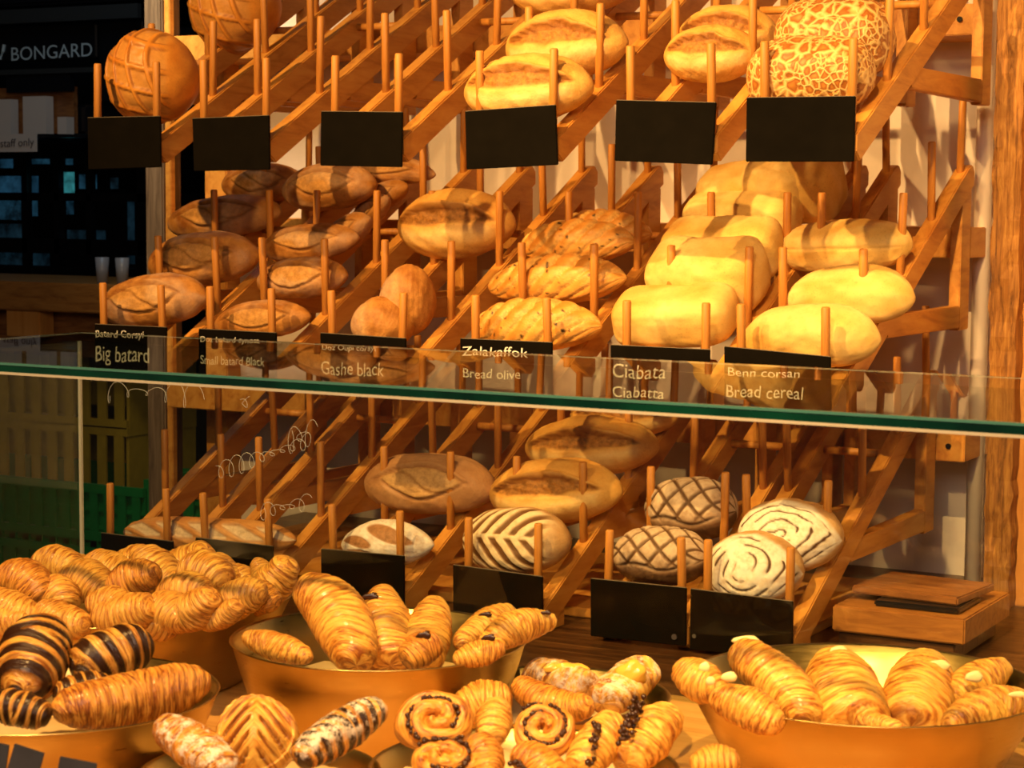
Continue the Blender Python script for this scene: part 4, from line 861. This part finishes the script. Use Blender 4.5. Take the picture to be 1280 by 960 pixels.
# ------------------------------------------------------------------ boards stacked on the shelf at the right
Yb = 4.16
def _s(x0, x1, y0, y1, Y0, Y1, name, mat, lb, cat='board', yaw=0.0, grp='wooden boards stacked on the shelf'):
    A_ = at_y(x0, (y0+y1)/2, Y0); B_ = at_y(x1, (y0+y1)/2, Y0); zt = at_y((x0+x1)/2, y0, Y0).z; zb = at_y((x0+x1)/2, y1, Y0).z
    return A_.x, B_.x, zb, zt
def mkslab(name, xa, xb, Y0, Y1, zb, zt, mat, lb, yaw=0.0):
    cx, cy_ = (xa+xb)/2, (Y0+Y1)/2; o = MB().box((xa-cx, Y0-cy_, 0), (xb-cx, Y1-cy_, zt-zb)).build(name, mat, bev=.003); o.location = (cx, cy_, zb); o.rotation_euler.z = yaw
    return tag(o, lb, 'board', 'wooden boards stacked on the shelf')
Y_ = 3.58; xa = at_y(1046, 800, Y_).x; xb = at_y(1192, 800, Y_).x
z1 = at_y(1110, 797, Y_).z; z2 = at_y(1110, 764, Y_).z
mkslab('wooden_block', xa, xb, Y_+.01, Y_+.28, ZL+.001, z1, M['ledge'], 'dark rough block at the bottom of the board stack')
mkslab('cutting_board', xa-.01, xb+.02, Y_, Y_+.30, z1+.001, z2, M['dkwood2'], 'thick brown chopping board in the middle of the stack')
mkslab('black_tray', xa+.06, xb-.0, Y_+.03, Y_+.17, z2+.001, z2+.012, M['black'], 'thin black slab on the thick brown chopping board')
mkslab('cutting_board', xa+.01, xb-.0, Y_+.06, Y_+.24, z2+.013, z2+.028, M['dkwood'], 'thin brown board topping the stack', -.10)

# ------------------------------------------------------------------ dark bakehouse at the left
Yo = 5.6
def rbox(name, x0, x1, y0, y1, Y, dep, mat, parent=None, bev=.0):
    A_ = at_y(x0, y1, Y); B_ = at_y(x1, y0, Y); return MB().box((A_.x, Y, A_.z), (B_.x, Y+dep, B_.z)).build(name, mat, parent, bev=bev)
c0 = at_y(60, 200, Yo)
ov = empty('oven', (c0.x, Yo, 0), 'black bakery oven with pale lettering in the dark room at the left', 'oven')
rbox('body', -260, 236, 128, 172, Yo+.06, .9, M['black'], ov, .01)
rbox('hood', -260, 236, -60, 22, Yo-.05, 1.0, M['black'], ov, .01)
rbox('name_panel', -260, 120, 28, 86, Yo, .05, M['black'], ov, .006)
rbox('side_panel', 124, 178, 24, 128, Yo, .05, M['black'], ov, .006)
rbox('trim_bar', -260, 172, 22, 26, Yo-.06, .02, M['grey'], ov)
rbox('trim_bar', -260, 120, 90, 96, Yo-.01, .02, M['grey'], ov)
rbox('control_panel', 8, 88, 88, 116, Yo, .02, M['grey2'] if 'grey2' in M else M['black'], ov)
tA = at_y(15, 76, Yo); tB = at_y(116, 70, Yo)
gtext('BONGARD', 'lettering', M['logo'], tA, tB-tA, (0, 0, 1), (tB-tA).length, 17/F*(tA-CAM).dot(fw), ov, depth=.003)
tA = at_y(-3, 72, Yo); MB().tube([tA+Vector((0, -.004, 0)), tA+Vector((.016, -.004, -.004)), tA+Vector((.03, -.004, .022)), tA+Vector((.036, -.004, .045))], .006, 6).build('emblem', M['logo'], ov)
# shelf of white packets under the oven panel
pk = empty('packet_shelf', (c0.x, Yo, 0), 'shelf niche with wooden back under the oven name panel', 'shelf')
rbox('back_board', -30, 92, 108, 168, Yo+.03, .02, M['dkwood'], pk)
rbox('shelf_board', -30, 92, 168, 173, Yo-.03, .08, M['black'], pk)
for (x0, x1, y0, lb) in ((-8, 13, 124, 'pale packet at the left photo edge under the oven panel'), (29, 57, 120, 'pale packet with blue edge under the oven panel'), (72, 83, 146, 'small pale packet right of the blue edged packet')):
    p_ = rbox('packet', x0, x1, y0, 167.6, Yo-.02, .04, M['white']); tag(p_, lb, 'packet')
sg = rbox('notice_sign', -12, 45, 167, 190, Yo-.05, .006, M['white']); tag(sg, 'pale notice sign reading staff only', 'sign')
tA = at_y(1, 184, Yo-.052); tB = at_y(43, 182, Yo-.052)
gtext('staff only', 'lettering', M['ink'], tA, tB-tA, (0, 0, 1), (tB-tA).length, 10/F*(tA-CAM).dot(fw), sg, depth=.002)
# blue reflections of windows, built as glowing panes behind an added frame
win = empty('reflected_window_1', (c0.x, 6.3, 0)); win['kind'] = 'structure'
rbox('reflection_frame', -300, 250, 178, 200, 6.2, .05, M['black'], win)
rbox('reflection_frame', -300, 250, 338, 362, 6.2, .05, M['black'], win)
for x in (-20, 28, 68, 108, 172): rbox('reflection_bar', x, x+(5 if x != 172 else 10), 200, 338, 6.22, .03, M['black'], win)
for y in (242, 302): rbox('reflection_bar', -300, 250, y, y+6, 6.22, .03, M['black'], win)
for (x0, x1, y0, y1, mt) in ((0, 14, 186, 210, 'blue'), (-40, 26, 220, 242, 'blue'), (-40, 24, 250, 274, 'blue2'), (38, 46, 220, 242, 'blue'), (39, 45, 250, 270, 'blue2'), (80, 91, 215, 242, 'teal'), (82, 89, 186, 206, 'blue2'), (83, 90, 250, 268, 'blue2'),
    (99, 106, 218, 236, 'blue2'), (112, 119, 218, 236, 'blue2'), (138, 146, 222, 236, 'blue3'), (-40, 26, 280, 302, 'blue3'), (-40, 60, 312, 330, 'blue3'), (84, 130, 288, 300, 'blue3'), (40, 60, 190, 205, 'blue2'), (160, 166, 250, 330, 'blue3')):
    M.setdefault('blue2', mat_emit('dim_blue_reflection', (.03, .13, .22), .35)); M.setdefault('blue3', mat_emit('faint_blue_reflection', (.02, .07, .11), .25))
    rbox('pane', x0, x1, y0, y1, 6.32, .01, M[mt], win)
# work table, tumblers, boxes
Yt = 4.95
tb = empty('work_table', (at_y(60, 400, Yt).x, Yt, 0), 'dim wooden work table in the room at the left', 'table')
rbox('table_top', -300, 172, 357, 374, Yt, .5, M['dkwood2'], tb, .004)
rbox('apron', -300, 172, 374, 424, Yt+.10, .03, M['yellow2'] if 'yellow2' in M else M['dkwood'], tb)
zt = at_y(130, 357, Yt).z
for x, lb in ((128, 'left clear tumbler on the end of the work table'), (153, 'right clear tumbler on the end of the work table')):
    c_ = at_y(x, 356, Yt+.05); E = empty('tumbler', (c_.x, c_.y, zt+.001), lb, 'glass', 'tumblers on the work table')
    MB().lathe([(.001, 0), (.017, 0), (.022, .085), (.0205, .085), (.016, .006), (.001, .006)], (c_.x, c_.y, zt+.001), 24).build('glass_body', M['bowlglass'], E, smooth=True)
bx = rbox('cardboard_box', 8, 49, 376, 420, Yt+.02, .07, M['orangewood'], bev=.003); tag(bx, 'orange brown box under the work table', 'box')
bx.location.z += 0
# slatted mustard crates and green crates
def crate(x0, x1, y0, y1, Y, mat, lb, nb, dep=.35, group=None):
    A_ = at_y(x0, y1, Y); B_ = at_y(x1, y0, Y); E = empty('crate', (A_.x, Y, A_.z), lb, 'crate', group)
    t_ = .022; w_ = B_.x-A_.x
    for zz in (A_.z, B_.z-t_*1.3): MB().box((A_.x, Y, zz), (B_.x, Y+.012, zz+t_*1.3)).build('rim', mat, E)
    MB().box((A_.x, Y+dep, A_.z), (B_.x, Y+dep+.012, B_.z)).build('back_wall', mat, E)
    for s_ in (A_.x, B_.x-.012): MB().box((s_, Y+.013, A_.z), (s_+.012, Y+dep-.001, B_.z)).build('side_wall', mat, E)
    MB().box((A_.x+.013, Y+.013, A_.z), (B_.x-.013, Y+dep-.001, A_.z+.01)).build('base', mat, E)
    for i in range(nb):
        xc = A_.x+w_*(i+.5)/nb; MB().box((xc-w_/nb*.26, Y+.001, A_.z+t_*1.3), (xc+w_/nb*.26, Y+.009, B_.z-t_*1.3)).build('slat', mat, E)
    return E
crate(-120, 158, 426, 524, 5.15, M['yellow'], 'mustard slatted crate, upper one of the stack at the left', 14)
crate(-120, 158, 526, 606, 5.15, M['yellow'], 'mustard slatted crate standing on the green crate', 14)
A_ = at_y(60, 600, 5.0)
def gcrate(x0, x1, y0, y1, Y, lb, group=None):
    E = crate(x0, x1, y0, y1, Y, M['green'], lb, max(3, int((x1-x0)/16)), .45)
    a_ = at_y(x0, y1, Y); b_ = at_y(x1, y0, Y)
    h_ = MB()
    nrow = 4
    for i in range(nrow): z = a_.z+.03+(b_.z-a_.z-.06)*i/(nrow-1); h_.box((a_.x+.002, Y+.0095, z), (b_.x-.002, Y+.0115, z+.012))
    h_.build('cross_ribs', M['green'], E)['kind'] = 'stuff'
    MB().box((a_.x, Y+.02, a_.z+.02), (b_.x, Y+.03, b_.z-.01)).build('inner_wall', M['green'], E)
gcrate(-120, 178, 611, 668, 4.98, 'green plastic crate, upper one behind the full croissant bowl')
gcrate(-120, 178, 671.5, 758, 4.98, 'green plastic crate, lower one behind the full croissant bowl')
gcrate(180, 262, 607, 668, 5.0, 'bright green crate seen between the two wall posts')
# stand carrying the crates
zz = min(o.location.z for o in bpy.data.objects if o.name.startswith('crate'))-.002
st = empty('crate_dolly', (A_.x, 5.2, 0), 'dark stand under the green crates, hidden behind the counter', 'stand')
MB().box((at_y(-120, 760, 4.98).x, 4.98, 0), (at_y(262, 760, 4.98).x, 5.6, zz-.002)).build('platform', M['black'], st)
zz2 = at_y(0, 606, 5.15).z
